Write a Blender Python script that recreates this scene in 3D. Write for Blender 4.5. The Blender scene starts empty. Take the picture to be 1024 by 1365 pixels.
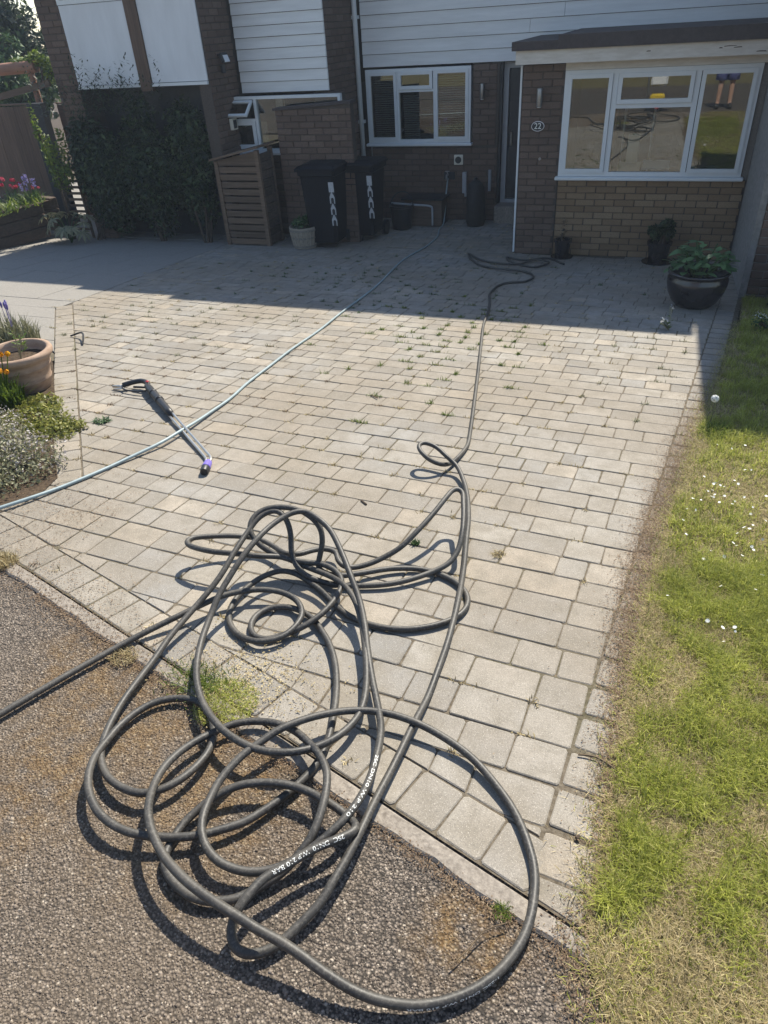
import bpy, bmesh, math, random
import numpy as np
from mathutils import Vector, Matrix
random.seed(7); RNG = np.random.default_rng(7)
D = bpy.data; S = bpy.context.scene; COL = S.collection
PI = math.pi; rad = math.radians

# ------------------------------------------------------------------ camera, sky, sun, exposure
cam_d = D.cameras.new('camera'); cam = D.objects.new('camera', cam_d); COL.objects.link(cam)
right = Vector((0.93804, 0.34185, -0.05675)); down = Vector((0.15307, -0.55568, -0.81718)); fwd = Vector((-0.31089, 0.75787, -0.57358))
R = Matrix((right, -down, -fwd)).transposed()
cam.matrix_world = Matrix.Translation((0, 0, 1.73)) @ R.to_4x4()
cam_d.sensor_fit = 'VERTICAL'; cam_d.sensor_height = 24.0; cam_d.lens = 24.0*940/1365
cam_d.clip_start = 0.05; cam_d.clip_end = 500
S.camera = cam
AZ, EL = rad(5.0), rad(47)
w = D.worlds.new('World'); S.world = w; w.use_nodes = True
nt = w.node_tree; nt.nodes.clear()
sky = nt.nodes.new('ShaderNodeTexSky'); sky.sky_type = 'NISHITA'; sky.sun_disc = False
sky.sun_elevation = EL; sky.sun_rotation = AZ; sky.air_density = 1.0; sky.dust_density = 0.6; sky.ozone_density = 1.0
bg = nt.nodes.new('ShaderNodeBackground'); bg.inputs[1].default_value = 0.115
wo = nt.nodes.new('ShaderNodeOutputWorld'); nt.links.new(sky.outputs[0], bg.inputs[0]); nt.links.new(bg.outputs[0], wo.inputs[0])
sun_d = D.lights.new('sun', 'SUN'); sun_d.energy = 5.0; sun_d.angle = rad(0.55); sun_d.color = (1.0, 0.94, 0.82)
sun = D.objects.new('sun', sun_d); COL.objects.link(sun)
sdir = Vector((math.sin(AZ)*math.cos(EL), math.cos(AZ)*math.cos(EL), math.sin(EL)))
sun.rotation_euler = sdir.to_track_quat('Z', 'Y').to_euler(); sun.location = sdir*40
S.view_settings.view_transform = 'Standard'; S.view_settings.look = 'None'
S.view_settings.exposure = 0.95; S.view_settings.gamma = 1.0; S.view_settings.use_curve_mapping = False

# ------------------------------------------------------------------ ground profile
SL = 0.09
def gz(y):                      # the drive falls gently to the house, then runs level
    if y <= 0: return 0.0
    return -SL*min(y, 9.25)
TILT = math.atan(SL)

# ------------------------------------------------------------------ helpers
def wl(o):
    v = Vector((0, 0, 0))
    while o is not None: v += o.location; o = o.parent
    return v
def thing(name, label, cat, loc, group=None):
    o = D.objects.new(name, None); COL.objects.link(o); o.location = loc; o.empty_display_size = 0.1
    o['label'] = label; o['category'] = cat
    if group: o['group'] = group
    return o
def tag(o, label, cat, group=None):
    o['label'] = label; o['category'] = cat
    if group: o['group'] = group
    return o
def structure(o): o['kind'] = 'structure'; return o
def stuff(o): o['kind'] = 'stuff'; return o

class MB:
    def __init__(s): s.v = []; s.f = []; s.t = []
    def add(s, vs, fs, tone=None):
        b = len(s.v); s.v += [tuple(p) for p in vs]; s.f += [tuple(i+b for i in f) for f in fs]
        if tone is None: tone = random.random()
        s.t += [tone]*len(fs); return s
    def box(s, x0, x1, y0, y1, z0, z1, tone=None, ch=0.0):
        if ch <= 0:
            vs = [(x0,y0,z0),(x1,y0,z0),(x1,y1,z0),(x0,y1,z0),(x0,y0,z1),(x1,y0,z1),(x1,y1,z1),(x0,y1,z1)]
            return s.add(vs, [(0,3,2,1),(4,5,6,7),(0,1,5,4),(1,2,6,5),(2,3,7,6),(3,0,4,7)], tone)
        bm = bmesh.new(); bmesh.ops.create_cube(bm, size=1)
        for v in bm.verts: v.co = Vector(((x0+x1)/2+v.co.x*(x1-x0), (y0+y1)/2+v.co.y*(y1-y0), (z0+z1)/2+v.co.z*(z1-z0)))
        bmesh.ops.bevel(bm, geom=bm.edges[:], offset=ch, segments=1, affect='EDGES', profile=0.5)
        return s.bm(bm, tone)
    def obox(s, c, sx, sy, sz, M=None, tone=None, ch=0.0):      # box turned by matrix M
        t = MB(); t.box(-sx/2, sx/2, -sy/2, sy/2, -sz/2, sz/2, 0, ch)
        M = M or Matrix.Identity(3); c = Vector(c)
        return s.add([c + M @ Vector(p) for p in t.v], t.f, tone)
    def bm(s, bm, tone=None):
        bm.verts.index_update(); s.add([v.co[:] for v in bm.verts], [[v.index for v in f.verts] for f in bm.faces], tone); bm.free(); return s
    def tube(s, pts, r, n=8, tone=None, caps=True):
        pts = [Vector(p) for p in pts]; m = len(pts)
        rs = r if isinstance(r, (list, tuple, np.ndarray)) else [r]*m
        up = None; vs = []; fs = []
        for i, p in enumerate(pts):
            t = (pts[min(i+1, m-1)] - pts[max(i-1, 0)]).normalized()
            if up is None: up = t.orthogonal().normalized()
            up = (up - t*up.dot(t)).normalized(); side = t.cross(up)
            for k in range(n):
                a = 2*PI*k/n; vs.append(p + (up*math.cos(a) + side*math.sin(a))*rs[i])
        for i in range(m-1):
            for k in range(n):
                a, b = i*n+k, i*n+(k+1) % n; fs.append((a, b, b+n, a+n))
        if caps: fs.append(tuple(range(n-1, -1, -1))); fs.append(tuple(range((m-1)*n, m*n)))
        return s.add(vs, fs, tone)
    def lathe(s, c, prof, n=32, tone=None, wob=0.0):
        vs = []; fs = []; m = len(prof)
        for i, (r, z) in enumerate(prof):
            for k in range(n):
                a = 2*PI*k/n; q = r*(1+wob*math.sin(3*a+1)); vs.append((c[0]+q*math.cos(a), c[1]+q*math.sin(a), c[2]+z))
        for i in range(m-1):
            for k in range(n):
                a, b = i*n+k, i*n+(k+1) % n; fs.append((a, b, b+n, a+n))
        fs.append(tuple(range(n-1, -1, -1))); fs.append(tuple(range((m-1)*n, m*n)))
        return s.add(vs, fs, tone)
    def build(s, name, m, parent=None, smooth=False, auto=None):
        off = wl(parent); me = D.meshes.new(name)
        me.from_pydata([(p[0]-off.x, p[1]-off.y, p[2]-off.z) for p in s.v], [], s.f)
        a = me.attributes.new('tone', 'FLOAT', 'FACE'); a.data.foreach_set('value', np.array(s.t, dtype=np.float32))
        me.materials.append(m)
        if smooth:
            me.polygons.foreach_set('use_smooth', [True]*len(me.polygons))
            if auto: me.set_sharp_from_angle(angle=rad(auto))
        o = D.objects.new(name, me); COL.objects.link(o); o.parent = parent
        return o

def np_mesh(name, V, F, m, tone=None, parent=None, smooth=False):   # many alike faces at once; F is (n, 3) or (n, 4); tone per vertex
    off = wl(parent); V = np.asarray(V, dtype=np.float32) - np.array(off[:], dtype=np.float32)
    F = np.asarray(F, dtype=np.int32); k = F.shape[1]
    me = D.meshes.new(name); me.vertices.add(len(V)); me.vertices.foreach_set('co', V.ravel())
    me.loops.add(F.size); me.loops.foreach_set('vertex_index', F.ravel())
    me.polygons.add(len(F)); me.polygons.foreach_set('loop_start', np.arange(0, F.size, k, dtype=np.int32))
    me.polygons.foreach_set('loop_total', np.full(len(F), k, dtype=np.int32))
    if smooth: me.polygons.foreach_set('use_smooth', np.ones(len(F), dtype=bool))
    if tone is not None:
        a = me.attributes.new('tone', 'FLOAT', 'POINT'); a.data.foreach_set('value', np.asarray(tone, dtype=np.float32))
    me.update(calc_edges=True); me.validate(); me.materials.append(m)
    o = D.objects.new(name, me); COL.objects.link(o); o.parent = parent
    return o

def catmull(P, step=0.02):
    P = [Vector(p) for p in P]; P = [P[0]*2-P[1]] + P + [P[-1]*2-P[-2]]; out = []
    for i in range(1, len(P)-2):
        p0, p1, p2, p3 = P[i-1], P[i], P[i+1], P[i+2]
        t0 = 0.0; t1 = t0+max((p1-p0).length, 1e-5)**0.5; t2 = t1+max((p2-p1).length, 1e-5)**0.5; t3 = t2+max((p3-p2).length, 1e-5)**0.5
        n = max(2, int((p2-p1).length/step))
        for k in range(n):
            t = t1+(t2-t1)*k/n
            a1 = p0*((t1-t)/(t1-t0))+p1*((t-t0)/(t1-t0)); a2 = p1*((t2-t)/(t2-t1))+p2*((t-t1)/(t2-t1)); a3 = p2*((t3-t)/(t3-t2))+p3*((t-t2)/(t3-t2))
            b1 = a1*((t2-t)/(t2-t0))+a2*((t-t0)/(t2-t0)); b2 = a2*((t3-t)/(t3-t1))+a3*((t-t1)/(t3-t1))
            out.append(b1*((t2-t)/(t2-t1))+b2*((t-t1)/(t2-t1)))
    out.append(P[-2]); return out

# ------------------------------------------------------------------ materials
class NT:
    def __init__(s, name):
        s.m = D.materials.new(name); s.m.use_nodes = True; s.t = s.m.node_tree; s.t.nodes.clear()
        s.out = s.t.nodes.new('ShaderNodeOutputMaterial'); s.p = s.t.nodes.new('ShaderNodeBsdfPrincipled'); s.l(s.p.outputs[0], s.out.inputs[0])
        s.pos = s.n('ShaderNodeNewGeometry').outputs['Position']
    def n(s, k, **kw):
        o = s.t.nodes.new(k)
        for a, b in kw.items(): setattr(o, a, b)
        return o
    def l(s, a, b): s.t.links.new(a, b)
    def noise(s, scale, detail=4, rough=0.6, vec=None, stretch=None):
        o = s.n('ShaderNodeTexNoise'); o.inputs['Scale'].default_value = scale; o.inputs['Detail'].default_value = detail; o.inputs['Roughness'].default_value = rough
        v = vec or s.pos
        if stretch:
            mp = s.n('ShaderNodeMapping'); mp.inputs['Scale'].default_value = stretch; s.l(v, mp.inputs[0]); v = mp.outputs[0]
        s.l(v, o.inputs['Vector']); return o.outputs['Fac']
    def voro(s, scale, feature='F1', out='Distance', stretch=None):
        o = s.n('ShaderNodeTexVoronoi', feature=feature); o.inputs['Scale'].default_value = scale
        v = s.pos
        if stretch:
            mp = s.n('ShaderNodeMapping'); mp.inputs['Scale'].default_value = stretch; s.l(v, mp.inputs[0]); v = mp.outputs[0]
        s.l(v, o.inputs['Vector']); return o.outputs[out]
    def ramp(s, fac, stops):
        o = s.n('ShaderNodeValToRGB'); e = o.color_ramp.elements
        while len(e) < len(stops): e.new(0.5)
        for q, (p, c) in zip(e, stops): q.position = p; q.color = (*c, 1) if isinstance(c, tuple) else (c, c, c, 1)
        s.l(fac, o.inputs[0]); return o.outputs[0]
    def mix(s, fac, a, b, mode='MIX'):
        o = s.n('ShaderNodeMix', data_type='RGBA', blend_type=mode)
        for i, x in ((0, fac), (6, a), (7, b)):
            if isinstance(x, (int, float)): o.inputs[i].default_value = x if i == 0 else (x, x, x, 1)
            elif isinstance(x, tuple): o.inputs[i].default_value = (*x, 1)
            else: s.l(x, o.inputs[i])
        return o.outputs[2]
    def math(s, op, a, b=0.0):
        o = s.n('ShaderNodeMath', operation=op)
        for i, x in ((0, a), (1, b)):
            if isinstance(x, (int, float)): o.inputs[i].default_value = x
            else: s.l(x, o.inputs[i])
        return o.outputs[0]
    def tone(s): o = s.n('ShaderNodeAttribute', attribute_name='tone'); return o.outputs['Fac']
    def rnd(s): return s.n('ShaderNodeObjectInfo').outputs['Random']
    def bump(s, h, dist=0.003, strength=0.6, prev=None):
        o = s.n('ShaderNodeBump'); o.inputs['Distance'].default_value = dist; o.inputs['Strength'].default_value = strength
        s.l(h, o.inputs['Height'])
        if prev: s.l(prev, o.inputs['Normal'])
        return o.outputs[0]
    def done(s, col, rough=0.8, normal=None, metal=0.0, spec=0.4):
        if isinstance(col, tuple): s.p.inputs['Base Color'].default_value = (*col, 1)
        else: s.l(col, s.p.inputs['Base Color'])
        if isinstance(rough, (int, float)): s.p.inputs['Roughness'].default_value = rough
        else: s.l(rough, s.p.inputs['Roughness'])
        s.p.inputs['Metallic'].default_value = metal; s.p.inputs['Specular IOR Level'].default_value = spec
        if normal: s.l(normal, s.p.inputs['Normal'])
        return s.m

def simple(name, c, rough=0.6, var=0.25, scale=30, bump=0.002, metal=0.0, spec=0.4, c2=None, stretch=None, tone=0.0):
    k = NT(name); n = k.noise(scale, 5, 0.65, stretch=stretch); n2 = k.noise(scale*0.13, 3)
    a = tuple(x*(1-var) for x in c); b = c2 or tuple(min(1, x*(1+var)) for x in c)
    col = k.mix(k.ramp(n, [(0.3, 0.0), (0.7, 1.0)]), a, b)
    col = k.mix(k.math('MULTIPLY', n2, var*1.2), col, tuple(x*0.6 for x in c))
    if tone: col = k.mix(1.0, col, k.ramp(k.tone(), [(0.0, 1-tone), (1.0, 1+tone)]), 'MULTIPLY')
    return k.done(col, rough, k.bump(n, bump, 0.5) if bump else None, metal, spec)

def paver_mat(name, use_tone):
    k = NT(name); r = k.tone() if use_tone else k.rnd()
    base = k.ramp(r, [(0.0, (0.178,0.176,0.172)), (0.2, (0.235,0.222,0.202)), (0.45, (0.272,0.257,0.232)), (0.62, (0.215,0.212,0.206)), (0.8, (0.262,0.252,0.234)), (0.92, (0.31,0.275,0.23)), (1.0, (0.20,0.194,0.182))])
    big = k.noise(0.9, 4, 0.6); base = k.mix(k.ramp(big, [(0.36, 0.0), (0.62, 0.7)]), base, (0.185,0.155,0.118))
    mid = k.noise(9, 5, 0.7); base = k.mix(k.ramp(mid, [(0.36, 0.6), (0.6, 0.0)]), base, (0.15,0.135,0.11))
    fine = k.noise(190, 3, 0.8); base = k.mix(k.ramp(fine, [(0.35, 0.5), (0.55, 0.0)]), base, (0.105,0.097,0.088))
    sp = k.voro(210); base = k.mix(k.ramp(sp, [(0.1, 0.85), (0.24, 0.0)]), base, (0.40,0.375,0.34))
    sp2 = k.voro(120); base = k.mix(k.ramp(sp2, [(0.07, 0.9), (0.14, 0.0)]), base, (0.50,0.48,0.45))
    nb = k.bump(fine, 0.0025, 0.7); nb = k.bump(mid, 0.006, 0.45, nb)
    return k.done(k.mix(1.0, base, (1.15,1.115,1.055), 'MULTIPLY'), 0.86, nb, spec=0.25)
M = {}
M['paver'] = paver_mat('weathered concrete paver', False); M['paver_t'] = paver_mat('weathered concrete paver joined', True)
def joint_mat():
    k = NT('sandy soil in joints'); n = k.noise(45, 6, 0.75); b = k.noise(1.1, 3)
    c = k.ramp(n, [(0.3, (0.055,0.044,0.03)), (0.5, (0.125,0.103,0.075)), (0.72, (0.20,0.172,0.13))])
    c = k.mix(k.ramp(b, [(0.5, 0.0), (0.7, 0.5)]), c, (0.075,0.08,0.03))
    return k.done(c, 0.95, k.bump(n, 0.01, 0.8), spec=0.1)
M['joint'] = joint_mat()
def asphalt_mat(name, stone):
    k = NT(name)
    if stone: r = k.tone()
    else: r = k.voro(120, out='Color'); r = k.n('ShaderNodeSeparateColor'); k.l(k.voro(120, out='Color'), r.inputs[0]); r = r.outputs[0]
    c = k.ramp(r, [(0.0, (0.10,0.08,0.063)), (0.4, (0.145,0.118,0.094)), (0.75, (0.192,0.158,0.127)), (0.95, (0.265,0.22,0.178)), (1.0, (0.41,0.355,0.285))])
    if not stone:
        d = k.voro(120); c = k.mix(k.ramp(d, [(0.3, 0.0), (0.6, 0.9)]), c, (0.03,0.026,0.022))
    moss = k.noise(2.1, 6, 0.62); m2 = k.noise(14, 4, 0.7)
    g_ = None
    for cx, cy, r_ in ((-1.55,1.28,.28),(-1.09,1.23,.26),(-1.45,0.86,.24),(-1.02,0.94,.26),(-1.5,0.70,.2),(-0.15,0.81,.12),(-1.32,1.07,.2)):
        d_ = k.n('ShaderNodeVectorMath', operation='DISTANCE'); k.l(k.pos, d_.inputs[0]); d_.inputs[1].default_value = (cx, cy, -.1)
        e_ = k.ramp(k.math('ADD', k.math('DIVIDE', d_.outputs['Value'], r_*1.6), k.math('MULTIPLY', k.math('SUBTRACT', moss, 0.5), 1.6)), [(0.35, 1.0), (0.95, 0.0)])
        g_ = e_ if g_ is None else k.math('MAXIMUM', g_, e_)
    f = k.math('MULTIPLY', k.math('MAXIMUM', g_, k.ramp(moss, [(0.54, 0.0), (0.66, 0.8)])), k.ramp(m2, [(0.36, 0.0), (0.62, 0.72)]))
    c = k.mix(f, c, k.ramp(r, [(0.0, (0.085,0.046,0.014)), (0.6, (0.15,0.088,0.032)), (1.0, (0.22,0.155,0.075))]))
    sp = k.math('MULTIPLY', k.ramp(k.noise(0.8, 3), [(0.45, 0.0), (0.7, 0.4)]), 1.0)
    c = k.mix(sp, c, (0.15,0.115,0.08))
    h = k.noise(300, 3, 0.7)
    return k.done(c, 0.82, k.bump(h, 0.001, 0.5), spec=0.3) if stone else k.done(c, 0.88, k.bump(d, 0.006, 1.0), spec=0.25)
M['asphalt'] = asphalt_mat('worn road asphalt', False); M['stone'] = asphalt_mat('asphalt chippings', True)
def brick_mat(name, use_tone, cols):
    k = NT(name); r = k.tone() if use_tone else k.rnd()
    c = k.ramp(r, [(0.0, cols[0]), (0.5, cols[1]), (1.0, cols[2])])
    n = k.noise(60, 5, 0.7, stretch=(1, 1, 2.5)); c = k.mix(k.ramp(n, [(0.35, 0.5), (0.6, 0.0)]), c, tuple(x*0.55 for x in cols[1]))
    st = k.noise(1.3, 4); c = k.mix(k.ramp(st, [(0.5, 0.0), (0.75, 0.4)]), c, tuple(x*0.6 for x in cols[0]))
    return k.done(c, 0.9, k.bump(n, 0.003, 0.6), spec=0.2)
YB = ((0.20,0.13,0.075), (0.25,0.165,0.095), (0.29,0.205,0.125)); BB = ((0.105,0.072,0.056), (0.13,0.088,0.067), (0.155,0.108,0.083))
M['buff'] = brick_mat('buff brick', False, YB); M['buff_t'] = brick_mat('buff brick joined', True, YB)
M['brown'] = brick_mat('brown brick', False, BB); M['brown_t'] = brick_mat('brown brick joined', True, BB)
M['mortar'] = simple('grey mortar', (0.17,0.15,0.13), 0.95, 0.25, 80, 0.003, spec=0.15)
M['mortar_dark'] = simple('dirty mortar', (0.085,0.068,0.057), 0.95, 0.25, 80, 0.003, spec=0.15)
M['board'] = simple('white painted cladding', (0.64,0.64,0.62), 0.45, 0.09, 5, 0.001, tone=0.03, stretch=(0.3,1,3))
M['panel'] = simple('white smooth panel', (0.60,0.61,0.62), 0.5, 0.09, 2.5, 0.0005, stretch=(1.6,1,0.35))
M['upvc'] = simple('white window frame', (0.60,0.62,0.62), 0.3, 0.03, 10, 0.0)
M['fascia'] = simple('flaking cream fascia paint', (0.56,0.50,0.42), 0.6, 0.12, 14, 0.002, c2=(0.64,0.59,0.52), stretch=(0.4,1,2))
M['felt'] = simple('dark roof edge', (0.055,0.042,0.04), 0.75, 0.25, 25, 0.002)
M['rooftile'] = simple('brown roof tile', (0.10,0.06,0.045), 0.9, 0.3, 8, 0.01)
M['dark'] = simple('dark painted door', (0.02,0.02,0.024), 0.5, 0.3, 20, 0.0)
M['greyframe'] = simple('grey door frame', (0.30,0.31,0.32), 0.45, 0.1, 12, 0.0)
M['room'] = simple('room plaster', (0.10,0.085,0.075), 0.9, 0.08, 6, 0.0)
M['blind'] = simple('pale blind slat', (0.33,0.33,0.33), 0.6, 0.08, 20, 0.0)
M['render'] = simple('grubby render', (0.22,0.205,0.19), 0.92, 0.3, 18, 0.006, tone=0.05)
M['conc'] = simple('worn concrete kerb', (0.225,0.19,0.155), 0.92, 0.5, 70, 0.006, c2=(0.34,0.30,0.25), tone=0.1)
M['slab'] = simple('paving slab', (0.24,0.222,0.195), 0.9, 0.2, 55, 0.003, tone=0.1)
M['woodgrey'] = simple('weathered brown slats', (0.13,0.085,0.055), 0.85, 0.35, 22, 0.003, tone=0.2, stretch=(0.12,1,2.5))
M['wood'] = simple('brown fence boards', (0.10,0.062,0.042), 0.85, 0.35, 22, 0.003, tone=0.2, stretch=(2,2,0.12))
M['sleeper'] = simple('dark timber sleeper', (0.085,0.058,0.042), 0.88, 0.4, 20, 0.005, tone=0.2, stretch=(0.2,1,2))
M['log'] = simple('red brown timber', (0.26,0.13,0.08), 0.75, 0.25, 16, 0.003, stretch=(0.2,1,1))
M['blackpaint'] = simple('black painted timber', (0.016,0.016,0.018), 0.7, 0.3, 25, 0.002)
M['bin'] = simple('black bin plastic', (0.011,0.011,0.014), 0.7, 0.25, 60, 0.0005, spec=0.12)
M['glaze'] = simple('dark glazed pot', (0.022,0.019,0.022), 0.22, 0.3, 12, 0.0005, spec=0.6)
M['terracotta'] = simple('dusty terracotta', (0.33,0.215,0.145), 0.85, 0.22, 14, 0.002, c2=(0.42,0.30,0.215), stretch=(1,1,3))
M['barrel'] = simple('pale barrel planter', (0.30,0.25,0.19), 0.8, 0.25, 25, 0.002)
M['soil'] = simple('bed soil', (0.055,0.038,0.026), 0.98, 0.5, 60, 0.012, c2=(0.13,0.095,0.063), spec=0.1)
M['thatch'] = simple('dry thatch', (0.165,0.14,0.06), 0.98, 0.5, 45, 0.012, c2=(0.24,0.20,0.095), spec=0.1)
M['sticker'] = simple('worn sticker', (0.42,0.43,0.44), 0.5, 0.25, 60, 0.0)
M['white'] = simple('white plastic', (0.7,0.7,0.7), 0.4, 0.04, 10, 0.0)
M['black'] = simple('black plastic', (0.02,0.02,0.022), 0.45, 0.3, 40, 0.0)
M['purple'] = simple('purple nozzle plastic', (0.16,0.12,0.42), 0.4, 0.1, 30, 0.0)
M['red'] = simple('red plastic', (0.50,0.03,0.03), 0.4, 0.1, 30, 0.0)
M['yellow'] = simple('yellow plastic', (0.65,0.45,0.03), 0.4, 0.1, 30, 0.0)
M['steel'] = simple('worn stainless tube', (0.56,0.53,0.48), 0.33, 0.15, 60, 0.0, metal=0.9)
M['lampmetal'] = simple('brushed lamp metal', (0.26,0.255,0.25), 0.35, 0.1, 60, 0.0, metal=0.8)
M['ghose'] = simple('blue grey garden hose', (0.24,0.30,0.31), 0.45, 0.12, 30, 0.0003)
def rubber():
    k = NT('dusty black rubber hose'); n = k.noise(5, 6, 0.72); f = k.noise(120, 4, 0.75)
    c = k.mix(k.ramp(n, [(0.35, 0.0), (0.7, 0.75)]), (0.022,0.021,0.0195), (0.088,0.079,0.066))
    c = k.mix(k.ramp(f, [(0.5, 0.0), (0.68, 0.75)]), c, (0.125,0.115,0.098))
    return k.done(c, k.math('ADD', k.math('MULTIPLY', n, 0.3), 0.38), k.bump(f, 0.0006, 0.4), spec=0.4)
M['hose'] = rubber()
def leafmat(name, a, b, c3=None, rough=0.5, trans=0.25):
    k = NT(name); r = k.tone(); c = k.ramp(r, [(0.0, a), (0.6, b), (1.0, c3 or tuple(min(1, x*1.5) for x in b))])
    n = k.noise(6, 3); c = k.mix(k.ramp(n, [(0.35, 0.4), (0.65, 0.0)]), c, tuple(x*0.6 for x in a))
    m = k.done(c, rough, spec=0.3)
    tr = k.n('ShaderNodeBsdfTranslucent'); k.l(c, tr.inputs[0]); mx = k.n('ShaderNodeMixShader'); mx.inputs[0].default_value = trans
    k.l(k.p.outputs[0], mx.inputs[1]); k.l(tr.outputs[0], mx.inputs[2]); k.l(mx.outputs[0], k.out.inputs[0]); return m
M['grass'] = leafmat('lawn grass', (0.19,0.22,0.034), (0.42,0.44,0.08), (0.66,0.62,0.24), trans=0.45)
M['straw'] = leafmat('dry straw', (0.21,0.16,0.075), (0.43,0.34,0.17), (0.60,0.51,0.30), 0.8, 0.2)
M['litter'] = leafmat('brown leaf litter', (0.10,0.062,0.038), (0.20,0.135,0.08), (0.32,0.235,0.15), 0.9, 0.1)
M['hedge'] = leafmat('dark evergreen leaves', (0.010,0.020,0.009), (0.028,0.048,0.018), (0.085,0.125,0.045))
M['leaf'] = leafmat('mid green leaves', (0.025,0.055,0.018), (0.055,0.11,0.035), (0.10,0.17,0.05))
M['potleaf'] = leafmat('broad pot leaves', (0.045,0.10,0.035), (0.085,0.18,0.065), (0.15,0.27,0.10))
M['lime'] = leafmat('bright green leaves', (0.06,0.10,0.012), (0.13,0.19,0.025), (0.24,0.28,0.04), trans=0.4)
M['olive'] = leafmat('yellow olive creeping leaves', (0.10,0.115,0.02), (0.21,0.225,0.042), (0.38,0.35,0.08), trans=0.35)
M['sage'] = leafmat('grey green foliage', (0.12,0.125,0.062), (0.23,0.225,0.125), (0.38,0.355,0.22))
M['mauve'] = leafmat('faded lilac flowers', (0.26,0.225,0.22), (0.40,0.36,0.35), (0.55,0.51,0.48))
M['petal_o'] = leafmat('orange yellow petals', (0.55,0.19,0.01), (0.72,0.36,0.01), (0.75,0.5,0.02), trans=0.3)
M['petal_r'] = leafmat('pink red petals', (0.40,0.02,0.04), (0.6,0.05,0.10), (0.7,0.2,0.25), trans=0.3)
M['petal_v'] = leafmat('violet petals', (0.16,0.13,0.36), (0.30,0.26,0.52), (0.5,0.45,0.65), trans=0.3)
M['petal_w'] = simple('white petals', (0.72,0.72,0.68), 0.7, 0.05, 60, 0.0)
M['bark'] = simple('bark', (0.07,0.05,0.035), 0.95, 0.35, 30, 0.01, stretch=(1,1,0.2))
M['twig'] = simple('dry twig', (0.12,0.085,0.05), 0.9, 0.35, 60, 0.002)
M['skin'] = simple('skin', (0.5,0.30,0.22), 0.55, 0.08, 10, 0.0)
M['shorts'] = simple('blue violet shorts', (0.17,0.18,0.48), 0.85, 0.1, 30, 0.001)
M['shirt'] = simple('dark tee shirt', (0.05,0.05,0.07), 0.85, 0.1, 30, 0.001)
M['shoe'] = simple('black shoe', (0.02,0.02,0.02), 0.6, 0.2, 30, 0.0)
M['hair'] = simple('brown hair', (0.05,0.03,0.02), 0.6, 0.2, 80, 0.001)
M['cloth'] = simple('cream cloth', (0.62,0.58,0.48), 0.9, 0.06, 20, 0.001)
def glass():
    k = NT('double glazing'); k.t.nodes.remove(k.p)
    tr = k.n('ShaderNodeBsdfTransparent'); tr.inputs[0].default_value = (0.80,0.83,0.82,1)
    gl = k.n('ShaderNodeBsdfGlossy'); gl.inputs['Roughness'].default_value = 0.004; gl.inputs[0].default_value = (0.95,0.97,0.97,1)
    fr = k.n('ShaderNodeFresnel'); fr.inputs[0].default_value = 1.95
    mx = k.n('ShaderNodeMixShader'); k.l(fr.outputs[0], mx.inputs[0]); k.l(tr.outputs[0], mx.inputs[1]); k.l(gl.outputs[0], mx.inputs[2]); k.l(mx.outputs[0], k.out.inputs[0])
    return k.m
M['glass'] = glass()

# ------------------------------------------------------------------ sheets of ground
def clip(poly, n, d):            # keep the side where n.p >= d
    out = []
    for i, p in enumerate(poly):
        q = poly[(i+1) % len(poly)]; a = n[0]*p[0]+n[1]*p[1]-d; b = n[0]*q[0]+n[1]*q[1]-d
        if a >= 0: out.append(p)
        if (a >= 0) != (b >= 0): t = a/(a-b); out.append((p[0]+(q[0]-p[0])*t, p[1]+(q[1]-p[1])*t))
    return out
def sheet(name, poly, dz, m):
    mb = MB()
    for lo, hi in ((-500, 0), (0, 9.25), (9.25, 500)):
        q = clip(clip(poly, (0, 1), lo), (0, -1), -hi)
        if len(q) >= 3: mb.add([(x, y, gz(y)+dz) for x, y in q], [tuple(range(len(q)))])
    return structure(mb.build(name, m))
ground = sheet('ground', [(-44,-44),(44,-44),(44,44),(-44,44)], -0.07, M['soil'])
KA, KB = (-2.37, 1.66), (0.06, 0.885)                       # crack between pavers and kerb
kd = Vector((KB[0]-KA[0], KB[1]-KA[1])).normalized(); kn = Vector((-kd.y, kd.x))
def kpt(s, o): return (KA[0]+kd.x*s+kn.x*o, KA[1]+kd.y*s+kn.y*o)
klen = math.hypot(KB[0]-KA[0], KB[1]-KA[1])
road = sheet('road', [(-40,-9),(40,-9),(40,1.0),(0.06,1.0),kpt(klen,0.05),kpt(-0.9,0.05),(-40,3.4)], -0.0105, M['asphalt'])
sheet('verge', [(-43,-43),(43,-43),(43,-9.004),(-43,-9.004)], -0.01, M['thatch'])
JA, JB = Vector((-0.065, 0.98)), Vector((0.85, 9.55)); jd = (JB-JA).normalized(); jn = Vector((-jd.y, jd.x))   # right joint; jn points to the drive
def jx(y): return JA.x+(y-JA.y)*jd.x/jd.y
drive = sheet('driveway', [kpt(0,0.0),kpt(klen,0.0),(0.20,1.0),(0.45,4.0),(0.78,7.2),(0.95,9.3),(0.95,11.2),(-6.6,11.6),(-5.9,9.0),(-5.6,5.2),(-4.7,4.4),(-2.95,2.5),(-3.1,2.1),(-3.3,1.9)], -0.0042, M['joint'])
slabs_base = sheet('neighbour_drive', [(-5.62,4.9),(-5.92,9.0),(-6.62,11.6),(-6.62,14.5),(-16,14.5),(-16,2.0),(-6.5,2.5),(-4.4,4.1)], -0.013, M['joint'])
LAWN = [(0.10,0.80),(0.15,0.70),(0.3,0.55),(0.62,0.2),(9,0.2),(9,7.45),(0.80,7.45),(0.73,6.54),(0.36,4.03),(0.22,2.94),(0.14,2.11),(0.10,1.37),(0.08,0.94)]
lawn = sheet('lawn', LAWN, 0.006, M['thatch'])
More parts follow.
